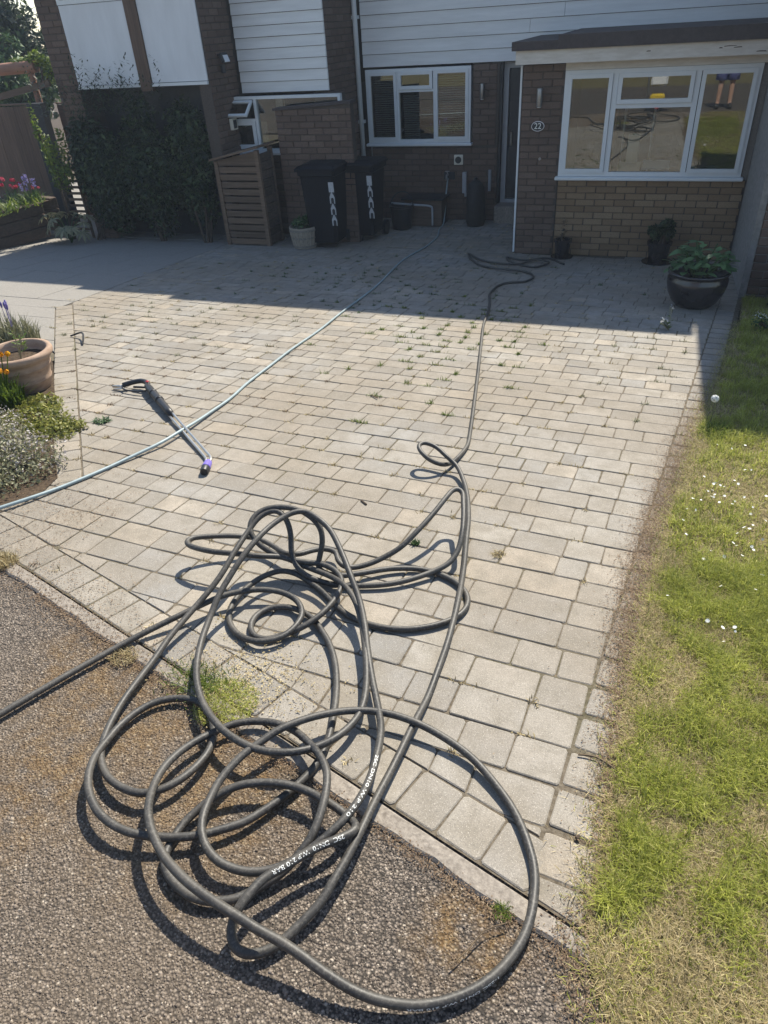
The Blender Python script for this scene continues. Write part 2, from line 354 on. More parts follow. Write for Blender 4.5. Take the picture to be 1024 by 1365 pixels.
BED = [(-4.36,3.98),(-3.70,3.28),(-3.16,2.68),(-2.88,2.40),(-2.82,2.19),(-2.95,1.98),(-3.4,1.86),(-7.5,2.4),(-7.5,4.5),(-5.4,4.45),(-4.7,4.25)]
bed = sheet('flower_bed', BED, 0.006, M['soil'])

# ------------------------------------------------------------------ pavers
def block_mesh(poly, name, m, th=0.03):
    """poly in block coordinates; a block with softened top edges"""
    bmv = []; n = len(poly); c = (sum(p[0] for p in poly)/n, sum(p[1] for p in poly)/n)
    def ring(ins, z):
        out = []
        for p in poly:
            dx, dy = p[0]-c[0], p[1]-c[1]; l = math.hypot(dx, dy) or 1; k = max(0, l-ins)/l; out.append((c[0]+dx*k, c[1]+dy*k, z))
        return out
    v = ring(0.0055, 0) + ring(0.0008, -0.0026) + ring(0, -th); f = [tuple(range(n))]
    for a in (0, n):
        for i in range(n): j = (i+1) % n; f.append((a+i, a+n+i, a+n+j, a+j))
    f = [f[0]] + f[1:]
    return v, f
def rounded(L, W, jit=0.002, r=0.008):
    j = lambda: random.uniform(-jit, jit)
    a, b = L/2, W/2
    return [(-a+r+j(),-b+j()),(a-r+j(),-b+j()),(a+j(),-b+r+j()),(a+j(),b-r+j()),(a-r+j(),b+j()),(-a+r+j(),b+j()),(-a+j(),b-r+j()),(-a+j(),-b+r+j())]
LENS = (0.238, 0.162, 0.124); PITCH = 0.148; GAP = 0.0045
variants = {}
for L in LENS + (0.134, 0.140):
    W = PITCH if L in LENS else (0.149 if L == 0.134 else 0.160)
    variants[L] = []
    for q in range(4):
        v, f = block_mesh(rounded(L-GAP, W-GAP), 'paver', M['paver'])
        me = D.meshes.new('paver'); me.from_pydata(v, [], f); me.materials.append(M['paver']); variants[L].append((me, v, f))
ang = math.atan2(-0.055, 0.9985); ru = Vector((math.cos(ang), math.sin(ang))); rv = Vector((-ru.y, ru.x))
DG0, DG1 = Vector((-2.74, 2.43)), Vector((-4.56, 4.45)); dgd = (DG1-DG0).normalized(); dgn = Vector((dgd.y, -dgd.x))   # diagonal joint; dgn points to the drive
blocks = []      # (centre, direction, length or None, polygon or None)
corners = []
for i in range(-3, 75):
    base = JA + rv*(i*PITCH)
    # where this row meets the right joint
    t = ((JA-base).x*jd.y-(JA-base).y*jd.x)/(ru.x*jd.y-ru.y*jd.x); s = t - 0.003; last = 0
    while True:
        L = random.choices(LENS, (0.42, 0.36, 0.22))[0]
        c = base + ru*(s-L/2) + rv*(PITCH/2)
        s -= L
        if c.x < -6.6: break
        if c.y > 11.1 or (c.y > 9.22 and c.x > -1.6): continue
        sq = rounded(L-GAP, PITCH-GAP)
        poly = [tuple(c + ru*p[0] + rv*p[1]) for p in sq]; q = poly
        q = clip(q, kn, kn.dot(Vector(KA))+0.166)
        if c.y > 2.43: q = clip(q, dgn, dgn.dot(DG0)+0.004)
        else: q = clip(q, (1, 0), -2.93)
        if c.y > 5.0: q = clip(q, (1, 0.067), -5.62+0.067*5.3)
        if len(q) < 3: continue
        A = abs(sum(q[k][0]*q[(k+1) % len(q)][1]-q[(k+1) % len(q)][0]*q[k][1] for k in range(len(q))))/2
        if A < 0.0006: continue
        whole = A > 0.985*abs((L-GAP)*(PITCH-GAP))*0.985
        corners.append((c + ru*(-L/2) + rv*(-PITCH/2)).to_tuple()); 
        blocks.append((c, ang, L if whole else None, q))
for k in range(1, 64):             # right border column
    c = JA + jd*(k*0.149-0.07) - jn*0.072
    blocks.append((c, math.atan2(jd.y, jd.x), 0.134, None))
for k in range(24):                # border along the kerb
    x, y = kpt(klen-0.205-k*0.141, 0.083)
    blocks.append((Vector((x, y)), math.atan2(kd.y, kd.x), 0.140, None))
for k in range(30):                # border along the diagonal
    c = DG0 + dgd*(0.07+k*0.141) - dgn*0.083
    blocks.append((c, math.atan2(dgd.y, dgd.x), 0.140, None))
q_ = clip([tuple(JA+jd*t-jn*o) for t, o in ((-0.2,0.003),(-0.2,0.144),(0.008,0.144),(0.008,0.003))], kn, kn.dot(Vector(KA))+0.006)
c_ = Vector((sum(p[0] for p in q_)/len(q_), sum(p[1] for p in q_)/len(q_))); blocks.append((c_, 0, None, q_))
def cam_px(p):
    q = R.transposed() @ (Vector(p)-Vector((0, 0, 1.73)))
    return (512+940*q.x/-q.z, 682.5-940*q.y/-q.z, -q.z) if q.z < -0.05 else (-999, -999, 1)
def seen(b):
    x, y, z = cam_px((b[0].x, b[0].y, gz(b[0].y))); return -30 < x < 1054 and -30 < y < 1395
whole = sorted([b for b in blocks if b[2] and seen(b)], key=lambda b: cam_px((b[0].x, b[0].y, gz(b[0].y)))[2])[:300]
ids = set(id(b) for b in whole); rest = MB()
for b in blocks:
    c, a, L, poly = b; z = gz(c.y) + random.uniform(-0.0016, 0.0016)
    tl = -TILT if 0 < c.y < 9.25 else 0.0
    Mx = Matrix.Rotation(tl + random.gauss(0, 0.006), 3, 'X') @ Matrix.Rotation(random.gauss(0, 0.006), 3, 'Y') @ Matrix.Rotation(a + random.gauss(0, 0.006), 3, 'Z')
    if id(b) in ids:
        o = D.objects.new('paver', random.choice(variants[L])[0]); COL.objects.link(o); o.parent = drive
        o.matrix_world = Matrix.Translation((c.x, c.y, z)) @ Mx.to_4x4()
    elif L:
        me, v, f = random.choice(variants[L]); rest.add([Vector((c.x, c.y, z)) + Mx @ Vector(p) for p in v], f)
    else:
        v, f = block_mesh([(p[0]-c.x, p[1]-c.y) for p in poly], '', None)
        rest.add([Vector((c.x, c.y, z)) + Matrix.Rotation(tl, 3, 'X') @ Vector(p) for p in v], f)
stuff(rest.build('pavers', M['paver_t'], drive))

# kerb edging flush with the paving
kerb = None
mb = MB(); n = 0
kerb = thing('kerb', '', '', (0, 0, 0)); del kerb['label']; del kerb['category']; structure(kerb)
def strip_box(p0, p1, o0, o1, z0, z1, name, m, parent, segs=14, jit=0.003):
    mb = MB(); tone = random.random()
    vs = []
    for i in range(segs+1):
        s = p0+(p1-p0)*i/segs; j0 = random.uniform(-jit, jit); j1 = random.uniform(-jit*2, jit*2)
        for o, z in ((o0+j0*0.3, z0), (o0+j0*0.3, z1-0.006), (o0-0.006+j0*0.3, z1), (o1+0.008+j1, z1+random.uniform(-.001,.001)), (o1+j1, z1-0.008), (o1+j1, z0)):
            x, y = kpt(s, o); vs.append((x, y, gz(y)+z))
    fs = []
    for i in range(segs):
        for q in range(5): a = i*6+q; fs.append((a, a+1, a+7, a+6))
    fs += [(5,4,3,2,1,0), tuple(range(segs*6, segs*6+6))]
    mb.add(vs, fs, tone); return mb.build(name, m, parent)
s = klen+0.09
for L in (0.93, 0.90, 0.92, 0.9):
    strip_box(s, s-L+0.006, -0.008, -0.068, -0.06, 0.003, 'kerb_stone', M['conc'], kerb); s -= L

# neighbour's slabs
sm = []
for q in range(3):
    v, f = block_mesh(rounded(0.745, 0.595, 0.002, 0.006), '', None); me = D.meshes.new('slab'); me.from_pydata(v, [], f); me.materials.append(M['slab']); sm.append(me)
for j in range(-4, 18):
    y0 = 3.3+j*0.6; off_ = 0.40 if j % 2 else 0.0
    for i in range(0, 15):
        x = -4.3-i*0.75-off_; y = y0+0.3
        p = [(x+q[0], y+q[1]) for q in rounded(0.745, 0.595, 0.002, 0.006)]
        lo = clip(clip(clip(p, (0, -1), -5.42), (-dgn.x, -dgn.y), -dgn.dot(DG0)+0.168), (0.3, 0.954), 0.954*4.28-0.3*4.7)
        up_ = clip(clip(p, (0, 1), 5.42), (-1, -0.067), 5.635-0.067*5.3)
        if y > 13.6: continue
        for q in (lo, up_):
            if len(q) < 3: continue
            A = abs(sum(q[k][0]*q[(k+1) % len(q)][1]-q[(k+1) % len(q)][0]*q[k][1] for k in range(len(q))))/2
            if A < 0.004: continue
            if q == p: me, cx, cy = random.choice(sm), x, y
            else:
                cx = sum(a_[0] for a_ in q)/len(q); cy = sum(a_[1] for a_ in q)/len(q)
                v, f = block_mesh([(a_[0]-cx, a_[1]-cy) for a_ in q], '', None); me = D.meshes.new('slab'); me.from_pydata(v, [], f); me.materials.append(M['slab'])
            o = D.objects.new('slab', me); COL.objects.link(o); o.parent = slabs_base
            o.location = (cx, cy, gz(cy)-0.002+random.uniform(-.0015, .0015)); o.rotation_euler = (-TILT if cy < 9.25 else 0, random.gauss(0, .002), random.gauss(0, .002))

# chippings standing proud in the road surface close by
def chippings(n):
    xs = RNG.uniform(-2.6, 0.55, n*2); ys = RNG.uniform(0.1, 1.75, n*2)
    off = (xs-KA[0])*kn.x + (ys-KA[1])*kn.y
    right_ok = (ys < 0.80-(xs-0.10)*1.0) | (xs < 0.10)
    keep = (off < -0.062) & right_ok & (off > -1.3)
    xs, ys = xs[keep][:n], ys[keep][:n]; n = len(xs)
    r = RNG.uniform(0.0022, 0.0052, n)*(1+0.5*(RNG.random(n) > 0.93)); h = r*RNG.uniform(0.22, 0.55, n)
    a0 = RNG.uniform(0, 2*PI, n); V = np.zeros((n, 8, 3))
    for k in range(5):
        a = a0+2*PI*k/5+RNG.uniform(-.4, .4, n); q = r*RNG.uniform(.8, 1.25, n)
        V[:, k, 0] = xs+q*np.cos(a); V[:, k, 1] = ys+q*np.sin(a); V[:, k, 2] = -0.004
    for k in range(3):
        a = a0+2*PI*k/3+RNG.uniform(-.5, .5, n); q = r*RNG.uniform(.4, .7, n)
        V[:, 5+k, 0] = xs+q*np.cos(a); V[:, 5+k, 1] = ys+q*np.sin(a); V[:, 5+k, 2] = h*RNG.uniform(.7, 1.2, n)
    V[:, :, 2] += (-SL*np.maximum(ys, 0)-0.0098)[:, None]
    T = np.array([(0,1,5),(1,6,5),(1,2,6),(2,3,6),(3,7,6),(3,4,7),(4,0,7),(0,5,7),(5,6,7)])
    F = (T[None]+(np.arange(n)*8)[:, None, None]).reshape(-1, 3)
    return stuff(np_mesh('chippings', V.reshape(-1, 3), F, M['stone'], np.repeat(RNG.random(n), 8), road))
chippings(64000)

# ------------------------------------------------------------------ small scattered plants and litter
def blades(name, xs, ys, zs, h, wd, m, parent=None, lean=0.6, tone=None, curl=0.5):
    n = len(xs); a = RNG.uniform(0, 2*PI, n); ln = np.abs(RNG.normal(lean, 0.3, n)); dx, dy = np.cos(a), np.sin(a)
    b = a+PI/2+RNG.normal(0, .3, n); wx, wy = np.cos(b)*wd/2, np.sin(b)*wd/2
    hz = h*np.cos(np.minimum(ln, 1.4)); hx = h*np.sin(np.minimum(ln, 1.4)); V = np.zeros((n, 5, 3))
    mx, my, mz = xs+dx*hx*.4, ys+dy*hx*.4, zs+hz*.62
    tx, ty, tz = xs+dx*hx*(1+curl*.3), ys+dy*hx*(1+curl*.3), zs+np.maximum(hz*(1-curl*.35*RNG.random(n)), .003)
    V[:,0] = np.stack((xs-wx, ys-wy, zs), 1); V[:,1] = np.stack((xs+wx, ys+wy, zs), 1)
    V[:,2] = np.stack((mx-wx*.8, my-wy*.8, mz), 1); V[:,3] = np.stack((mx+wx*.8, my+wy*.8, mz), 1); V[:,4] = np.stack((tx, ty, tz), 1)
    T = np.array([(0,1,3),(0,3,2),(2,3,4)]); F = (T[None]+(np.arange(n)*5)[:,None,None]).reshape(-1,3)
    tone = RNG.random(n) if tone is None else tone
    return np_mesh(name, V.reshape(-1,3), F, m, np.repeat(tone, 5), parent)
def vgz(y): return -SL*np.clip(y, 0, 9.25)
def nz(x, y, s, seed=0):          # cheap smooth noise 0..1
    v = np.zeros_like(x); r = np.random.default_rng(seed); amp = 0
    for o in range(4):
        f = s*2**o; k = 0.6**o
        for q in range(3):
            t = r.uniform(0, 2*PI); p = r.uniform(0, 6.3); v += k*np.sin((x*math.cos(t)+y*math.sin(t))*f+p+1.3*np.sin((x*math.sin(t)-y*math.cos(t))*f*.7+p)); amp += k*.75
    return np.clip(0.5+v/amp*0.8, 0, 1)
def in_poly(x, y, P):
    r = np.zeros(len(x), bool); j = len(P)-1
    for i in range(len(P)):
        xi, yi = P[i]; xj, yj = P[j]
        c = ((yi > y) != (yj > y)) & (x < (xj-xi)*(y-yi)/(yj-yi+1e-12)+xi); r ^= c; j = i
    return r
def lawn_pts(n, x0, x1, y0, y1):
    x = RNG.uniform(x0, x1, n); y = RNG.uniform(y0, y1, n)
    P = [(a+(0.012 if a < 1 else 0), b) for a, b in LAWN]
    jit = nz(x, y, 14, 3)*0.03; k = in_poly(x-jit*0, y, P); return x[k], y[k]
def edge_dist(x, y):              # metres in from the ragged edge of the turf
    ex = np.interp(y, [0.70,0.80,0.94,1.37,2.11,2.94,4.03,6.54], [0.15,0.10,0.08,0.10,0.14,0.22,0.36,0.73]); return np.minimum(x-ex, (y-(0.86-(x-0.07)*0.62))*.85)
def grass():
    # near part is dense, the far part thinner
    for nm, n, box, hs, ws in (('grass', 170000, (0.05, 1.05, 0.3, 2.6), 0.044, 0.0019), ('grass', 140000, (0.1, 1.5, 2.6, 7.4), 0.042, 0.0026), ('grass', 40000, (1.05, 6, 0.3, 7.4), 0.05, 0.006)):
        x, y = lawn_pts(n, *box); g = nz(x, y, 6.0, 11); g2 = nz(x, y, 24, 5); d = edge_dist(x, y)
        dry = np.clip(1.05-d/0.07, 0, 1)*0.65 + np.clip((1.02-y)/0.2, 0, 1)*0.9
        green = np.clip((g*0.45+g2*0.55-0.2)*2.0+0.10-dry, 0.12, 1)
        # a bleached strip half way up
        green *= 1-0.45*np.exp(-((y-3.35)/0.35)**2)
        k = RNG.random(len(x)) < green*0.9
        hh = hs*(0.5+1.0*RNG.random(k.sum()))*(0.55+0.75*green[k])
        tn = np.clip(RNG.normal(0.42, 0.22, k.sum())+0.28*(g2[k]-0.5), 0, 1)
        stuff(tag_s(blades(nm, x[k], y[k], vgz(y[k])+0.004, hh, np.full(k.sum(), ws)*RNG.uniform(.7, 1.4, k.sum()), M['grass'], None, 0.65, tn, 0.8), 'patchy green grass of the sunlit lawn beside the drive' if nm else ''))
        k = RNG.random(len(x)) < (1-green)*0.6+0.16
        stuff(tag_s(blades('dry_grass', x[k], y[k], vgz(y[k])+0.003, hs*RNG.uniform(.5, 1.3, k.sum()), np.full(k.sum(), ws*.8), M['straw'], None, 1.15, None, 0.2), 'dry straw coloured grass among the green of the lawn'))
def edge_grass():
    # ragged fringe of turf and straw along the pavers and the asphalt
    E = [(0.73,6.54),(0.36,4.03),(0.22,2.94),(0.14,2.11),(0.10,1.37),(0.08,0.94),(0.10,0.80),(0.15,0.70),(0.3,0.55),(0.62,0.2)]
    L = [0.0]
    for a, b in zip(E, E[1:]): L.append(L[-1]+math.hypot(b[0]-a[0], b[1]-a[1]))
    for nm, m, n, sp, h, w_ in (('dry_grass', 'straw', 6500, .035, .03, .0018), ('grass', 'grass', 5500, .026, .03, .002)):
        s = RNG.uniform(0, L[-1], n); x = np.interp(s, L, [e[0] for e in E]); y = np.interp(s, L, [e[1] for e in E]); low = y < 0.95
        k = 0.5+1.1*nz(x, y, 22, 9); x = x+RNG.normal(0.0, sp, n)*k; y = y+RNG.normal(0, sp, n)*k*np.where(low, 1.3, .6)
        o = blades(nm, x, y, vgz(y)+0.001, h*RNG.uniform(.4, 1.2, n), np.full(n, w_), M[m], None, 1.05, None, .3)
        stuff(tag_s(o, 'ragged dry fringe of straw along the edge of the lawn' if m == 'straw' else 'short green fringe along the edge of the lawn'))
    n = 3500; s = RNG.uniform(L[5], L[-1], n); x = np.interp(s, L, [e[0] for e in E])+RNG.normal(-.02,.04,n); y = np.interp(s, L, [e[1] for e in E])+RNG.normal(-.02,.04,n)
    litter('leaf_litter', x, y, .0035, M['litter'], 'brown leaf litter where the lawn meets the asphalt', 'leaf litter')
def tag_s(o, label): o['label'] = label; o['category'] = 'grass'; return o
grass()
def litter(name, xs, ys, size, m, label, cat, z=0.004):
    n = len(xs); a = RNG.uniform(0, 2*PI, n); s = size*RNG.uniform(.4, 1.4, n); V = np.zeros((n, 4, 3)); zz = vgz(ys)+z+RNG.uniform(0, .004, n)
    dx, dy = np.cos(a)*s, np.sin(a)*s; px, py = -np.sin(a)*s*.4, np.cos(a)*s*.4
    V[:,0] = np.stack((xs-dx, ys-dy, zz), 1); V[:,1] = np.stack((xs+px, ys+py, zz+s*RNG.uniform(0, .5, n)), 1)
    V[:,2] = np.stack((xs+dx, ys+dy, zz+s*RNG.uniform(0, .4, n)), 1); V[:,3] = np.stack((xs-px, ys-py, zz+s*RNG.uniform(0, .3, n)), 1)
    F = np.arange(n*4).reshape(n, 4)
    o = np_mesh(name, V.reshape(-1,3), F, m, np.repeat(RNG.random(n), 4)); o['label'] = label; o['category'] = cat; return stuff(o)
edge_grass()
# along the lawn edge
y = RNG.beta(1.5, 1.9, 16000)*4.6+0.85; ex = np.interp(y, [0.8,1.37,2.11,2.94,4.03,6.54], [0.10,0.10,0.13,0.21,0.35,0.73]); x = ex+RNG.normal(-0.006, 0.022, len(y)) - np.clip(RNG.normal(0, .07, len(y))*np.clip(y-1.5,0,1), 0, .15)
litter('leaf_litter', x, y, 0.004, M['litter'], 'brown leaf litter along the edge between the pavers and the lawn', 'leaf litter')
y = 2.9+RNG.normal(0, .75, 15000); x = np.interp(y, [0.8,1.37,2.11,2.94,4.03,6.54], [0.10,0.10,0.12,0.20,0.34,0.72])-0.035+RNG.normal(0, .034, 15000); k = y > .9; x, y = x[k], y[k]
litter('leaf_litter', x, y, 0.0032, M['litter'], 'fine brown debris over the border pavers beside the lawn', 'leaf litter')
# along kerb and the worn corner on the left
s_ = RNG.uniform(-0.5, 1.75, 7000); o_ = np.where(RNG.random(7000) < .6, RNG.normal(-0.07, 0.05, 7000), RNG.normal(0.06, .08, 7000)); q = (RNG.random(7000) < np.clip(1.15-s_*.55, .12, 1)); s_, o_ = s_[q], o_[q]
x = KA[0]+kd.x*s_+kn.x*o_; y = KA[1]+kd.y*s_+kn.y*o_
litter('leaf_litter', x, y, 0.0038, M['litter'], 'brown leaf litter along the kerb at the left of the drive', 'leaf litter')
s_ = RNG.uniform(0.2, 2.6, 5000); o_ = RNG.normal(-0.078, 0.013, 5000)
litter('leaf_litter', KA[0]+kd.x*s_+kn.x*o_, KA[1]+kd.y*s_+kn.y*o_, 0.003, M['litter'], 'fine brown dirt gathered between the kerb and the asphalt', 'leaf litter', 0.0)
x = RNG.uniform(-3.1, -2.3, 1800); y = 2.1+RNG.normal(0, .16, 1800)
litter('leaf_litter', x, y, 0.004, M['litter'], 'brown leaf litter spilling off the flower bed onto the pavers', 'leaf litter')
x = RNG.normal(-1.12, 0.14, 1500); y = RNG.normal(1.38, 0.10, 1500)
litter('dry_moss', x, y, 0.0045, M['straw'], 'dry moss and straw under the near coil of the hose', 'moss')
# crumbs over the whole drive
x = RNG.uniform(-4.5, 0.5, 1500); y = RNG.uniform(1.2, 6.5, 1500); k = (x < np.vectorize(jx)(y)) & (x > -2.7-(y-2.4)*.9); litter('crumbs', x[k], y[k], 0.0035, M['litter'], 'small dark crumbs of leaf scattered over the pavers', 'debris')
# weeds in the joints
def joint_weeds(sel, n_each, h, m, label, spread=0.012, name='joint_weeds'):
    xs = []; ys = []
    for cx, cy in sel:
        L = random.random()
        for q in range(random.randint(n_each//2, n_each)):
            if L < .5: t = random.gauss(0, .03); xs.append(cx+ru.x*t+random.gauss(0, .003)); ys.append(cy+ru.y*t+random.gauss(0, .003))
            else: xs.append(cx+random.gauss(0, spread)); ys.append(cy+random.gauss(0, spread))
    xs = np.array(xs); ys = np.array(ys)
    o = blades(name, xs, ys, vgz(ys)-0.003, h*RNG.uniform(.4, 1.4, len(xs)), np.full(len(xs), .0042), m, None, 0.8); o['label'] = label; o['category'] = 'weeds'; stuff(o)
C_ = [c for c in corners if seen((Vector(c),))]
near = lambda c, x, y, rx, ry: random.random() < math.exp(-((c[0]-x)/rx)**2-((c[1]-y)/ry)**2)
joint_weeds([c for c in C_ if near(c, -1.55, 5.3, .65, 1.0)], 46, 0.032, M['lime'], 'yellow green weeds in the paver joints just before the shadow')
joint_weeds([c for c in C_ if near(c, -3.0, 7.2, 1.5, .9) and random.random() < .55], 34, 0.03, M['leaf'], 'dark green weeds in the shaded paver joints by the wood store')
joint_weeds([c for c in C_ if near(c, -4.6, 5.2, 1.2, 1.0) and random.random() < .5], 34, 0.03, M['sage'], 'grey green weeds in the joints near the terracotta pot')
joint_weeds([c for c in C_ if near(c, .25, 4.9, .45, 1.3) and random.random() < .65], 34, 0.026, M['sage'], 'dull green weeds in the joints by the right hand edge')
joint_weeds([c for c in C_ if random.random() < .2], 26, 0.018, M['straw'], 'dry wisps of weed in joints all over the drive')
joint_weeds([c for c in C_ if near(c, -1.5, 3.3, .9, .6) and random.random() < .3], 26, 0.016, M['straw'], 'brown wisps of weed in the joints beyond the coil')
joint_weeds([c for c in C_ if near(c, -3.6, 3.9, 1.2, 1.1) and random.random() < .75], 40, 0.014, M['litter'], 'dark leaf crumbs packed in the joints around the lance')

# ------------------------------------------------------------------ brickwork
def brick_verts(L, H=0.065, dp=0.02, j=0.0015):
    a, b = L/2, H/2; r = lambda: random.uniform(-j, j)
    back = [(-a,dp,-b),(a,dp,-b),(a,dp,b),(-a,dp,b)]; mid = [(-a+r(),-0.001,-b+r()),(a+r(),-0.001,-b+r()),(a+r(),-0.001,b+r()),(-a+r(),-0.001,b+r())]
    fr = [(x*(1-0.006/a) , -0.005+r(), z*(1-0.006/b)) for x, y, z in mid]
    f = [(8,9,10,11)]
    for s in (0, 4):
        for i in range(4): k = (i+1) % 4; f.append((s+i, s+k, s+4+k, s+4+i))
    return back+mid+fr, f
bmesh_cache = {}
def brick_mesh(L, mat):
    k = (round(L, 3), mat, random.randint(0, 2))
    if k not in bmesh_cache:
        v, f = brick_verts(L-0.01); me = D.meshes.new('brick'); me.from_pydata(v, [], f); me.materials.append(M[mat]); bmesh_cache[k] = me
    return bmesh_cache[k]
def bricks(parent, x, y, ang, L, z0, z1, mat, single=True, course=0.075, blen=0.225, skip=None):
    """a face of brickwork starting at (x, y), running L along ang; its outside is on the right of that run"""
    off = wl(parent); c, s = math.cos(ang), math.sin(ang); mb = MB(); n = int(round((z1-z0)/course))
    for i in range(n):
        z = z0+(i+.5)*course; p = -(blen/2 if i % 2 else 0)
        while p < L-0.01:
            a, b = max(p, 0), min(p+blen, L); p += blen
            if b-a < 0.03: continue
            m = (a+b)/2
            if skip and skip(m, z): continue
            px, py = x+c*m, y+s*m
            if single:
                o = D.objects.new('brick', brick_mesh(b-a, mat)); COL.objects.link(o); o.parent = parent
                o.location = (px-off.x, py-off.y, z-off.z); o.rotation_euler = (0, 0, ang)
            else:
                v, f = brick_verts(b-a-0.01); mb.add([(px+c*q[0]-s*q[1], py+s*q[0]+c*q[1], z+q[2]) for q in v], f)
    if not single: stuff(mb.build('brickwork', M[mat+'_t'], parent))
def box_part(name, m, parent, *b, ch=0.0): return MB().box(*b, ch=ch).build(name, m, parent)
def boards(parent, x0, x1, z0, z1, y, ex=0.15):
    off = wl(parent); L = x1-x0; mb = MB()
    v = [(0,-0.022,0.0),(0,-0.022,0.006),(0,-0.010,ex-0.006),(0,0.012,ex-0.006),(0,0.012,0.0)]
    vs = [(0,q[1],q[2]) for q in v]+[(L,q[1],q[2]) for q in v]; fs = [(i, (i+1) % 5, 5+(i+1) % 5, 5+i) for i in range(5)]+[(4,3,2,1,0),(5,6,7,8,9)]
    me = D.meshes.new('board'); me.from_pydata(vs, [], [tuple(reversed(f)) for f in fs]); me.materials.append(M['board'])
    z = z0
    while z < z1-0.02:
        o = D.objects.new('board', me); COL.objects.link(o); o.parent = parent; o.location = (x0-off.x, y-off.y+random.uniform(-.002,.002), z-off.z); o.rotation_euler = (random.gauss(0,.004), 0, 0); z += ex
def frame_mb(x0, x1, z0, z1, y0, y1, wd):
    mb = MB(); mb.box(x0, x0+wd, y0, y1, z0, z1); mb.box(x1-wd, x1, y0, y1, z0, z1)
    mb.box(x0+wd, x1-wd, y0, y1, z0, z0+wd); mb.box(x0+wd, x1-wd, y0, y1, z1-wd, z1); return mb
def pane(x0, x1, y, z0, z1, parent, th=0.006, lean=0.015):        # glass set a touch out of plumb, as the mirrored ground shows
    o = (z1-z0)/2*lean; v = [(x, yy+(o if z == z1 else -o), z) for z in (z0, z1) for x, yy in ((x0, y-th/2), (x1, y-th/2), (x1, y+th/2), (x0, y+th/2))]
    MB().add(v, [(0,3,2,1),(4,5,6,7),(0,1,5,4),(1,2,6,5),(2,3,7,6),(3,0,4,7)]).build('pane', M['glass'], parent)
def window(parent, x0, x1, z0, z1, y, lights, mull, sill=True, fw=0.045, sw=0.042):
    """y: outer face of the frame; lights: list of (x0, x1, z0, z1, has sash); mull: bars between them"""
    mb = frame_mb(x0, x1, z0, z1, y, y+0.07, fw)
    for b in mull: mb.box(b[0], b[1], y+0.002, y+0.068, b[2], b[3])
    wn = mb.build('window', M['upvc'], parent)
    for a, b, c, d, sash in lights:
        if sash:
            frame_mb(a-0.012, b+0.012, c-0.012, d+0.012, y-0.014, y+0.03, sw).build('sash', M['upvc'], wn)
            pane(a+sw-0.02, b-sw+0.02, y+0.011, c+sw-0.02, d-sw+0.02, wn)
        else:
            pane(a-0.006, b+0.006, y+0.033, c-0.006, d+0.006, wn)
    if sill: MB().box(x0-0.03, x1+0.03, y-0.05, y+0.06, z0-0.04, z0-0.002, ch=0.008).build('sill', M['upvc'], wn)
    return wn
def room(parent, x0, x1, y0, y1, z0, z1):
    v = [(x0,y0,z0),(x1,y0,z0),(x1,y1,z0),(x0,y1,z0),(x0,y0,z1),(x1,y0,z1),(x1,y1,z1),(x0,y1,z1)]
    return MB().add(v, [(0,1,2,3),(7,6,5,4),(1,5,6,2),(2,6,7,3),(3,7,4,0)]).build('room', M['room'], parent)

# ------------------------------------------------------------------ the house with the bay
Z0 = -0.8325
house = thing('terraced_house', 'brown brick house with white cladding and a low flat roofed bay on the right', 'house', (-1.8, 10.9, Z0))
YM = 10.9
bricks(house, -4.31, YM, 0, 1.94, Z0, 0.165, 'brown', True)
bricks(house, -2.73, YM, 0, 0.33, 0.168, 1.15, 'brown', False)
box_part('wall', M['mortar_dark'], house, -4.31, -2.37, YM+0.006, 11.2, Z0-0.2, 0.18); box_part('wall', M['mortar_dark'], house, -2.74, -2.37, YM+0.006, 11.2, 0.181, 1.16)
box_part('upper_wall', M['mortar_dark'], house, -4.31, 0.77, YM+0.012, 16.0, 1.161, 4.40)
box_part('back_wall', M['mortar_dark'], house, -4.31, 0.77, 13.4, 16.0, Z0-0.2, 1.158)
for q_ in range(22):
    xs_ = random.uniform(-3.4, -0.2); z_ = 1.165+q_*0.15
    boards(house, -4.31, xs_-0.002, z_, z_+0.149, YM-0.002); boards(house, xs_+0.002, 0.77, z_, z_+0.149, YM-0.002)
rf = MB().add([(-4.35,10.72,4.44),(0.77,10.72,4.44),(0.77,16.2,4.44),(-4.35,16.2,4.44),(-4.35,10.72,4.50),(0.77,10.72,4.50),(0.77,16.2,4.50),(-4.35,16.2,4.50),(-4.35,13.46,5.9),(0.77,13.46,5.9)],
    [(3,2,1,0),(0,1,5,4),(2,3,7,6),(4,5,9,8),(6,7,8,9),(5,1,2,6,9),(0,4,8,7,3)]).build('roof', M['rooftile'], house)
# kitchen window with pale blinds
wx0, wx1, wz0, wz1 = -4.285, -2.755, 0.215, 1.135
window(house, wx0, wx1, wz0, wz1, YM-0.03, [(-4.24,-3.835,0.26,1.09,True),(-3.795,-3.30,0.26,0.845,False),(-3.785,-3.31,0.895,1.085,True),(-3.255,-2.80,0.26,1.09,True)],
       [(-3.825,-3.795,0.26,1.09),(-3.29,-3.26,0.26,1.09),(-3.795,-3.29,0.85,0.88)])
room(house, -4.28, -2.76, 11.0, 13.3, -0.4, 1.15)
bl = MB()
for i in range(30):
    z = 0.26+i*0.028
    if z > 1.10: break
    for a, b in ((-4.22,-3.85),(-3.26,-2.81)): bl.obox(((a+b)/2, 11.03, z), b-a, 0.022, 0.002, Matrix.Rotation(0.75, 3, 'X'))
    if z < 0.80: bl.obox((-3.66, 11.03, z), 0.24, 0.022, 0.002, Matrix.Rotation(0.75, 3, 'X'))
stuff(bl.build('blind', M['blind'], house))
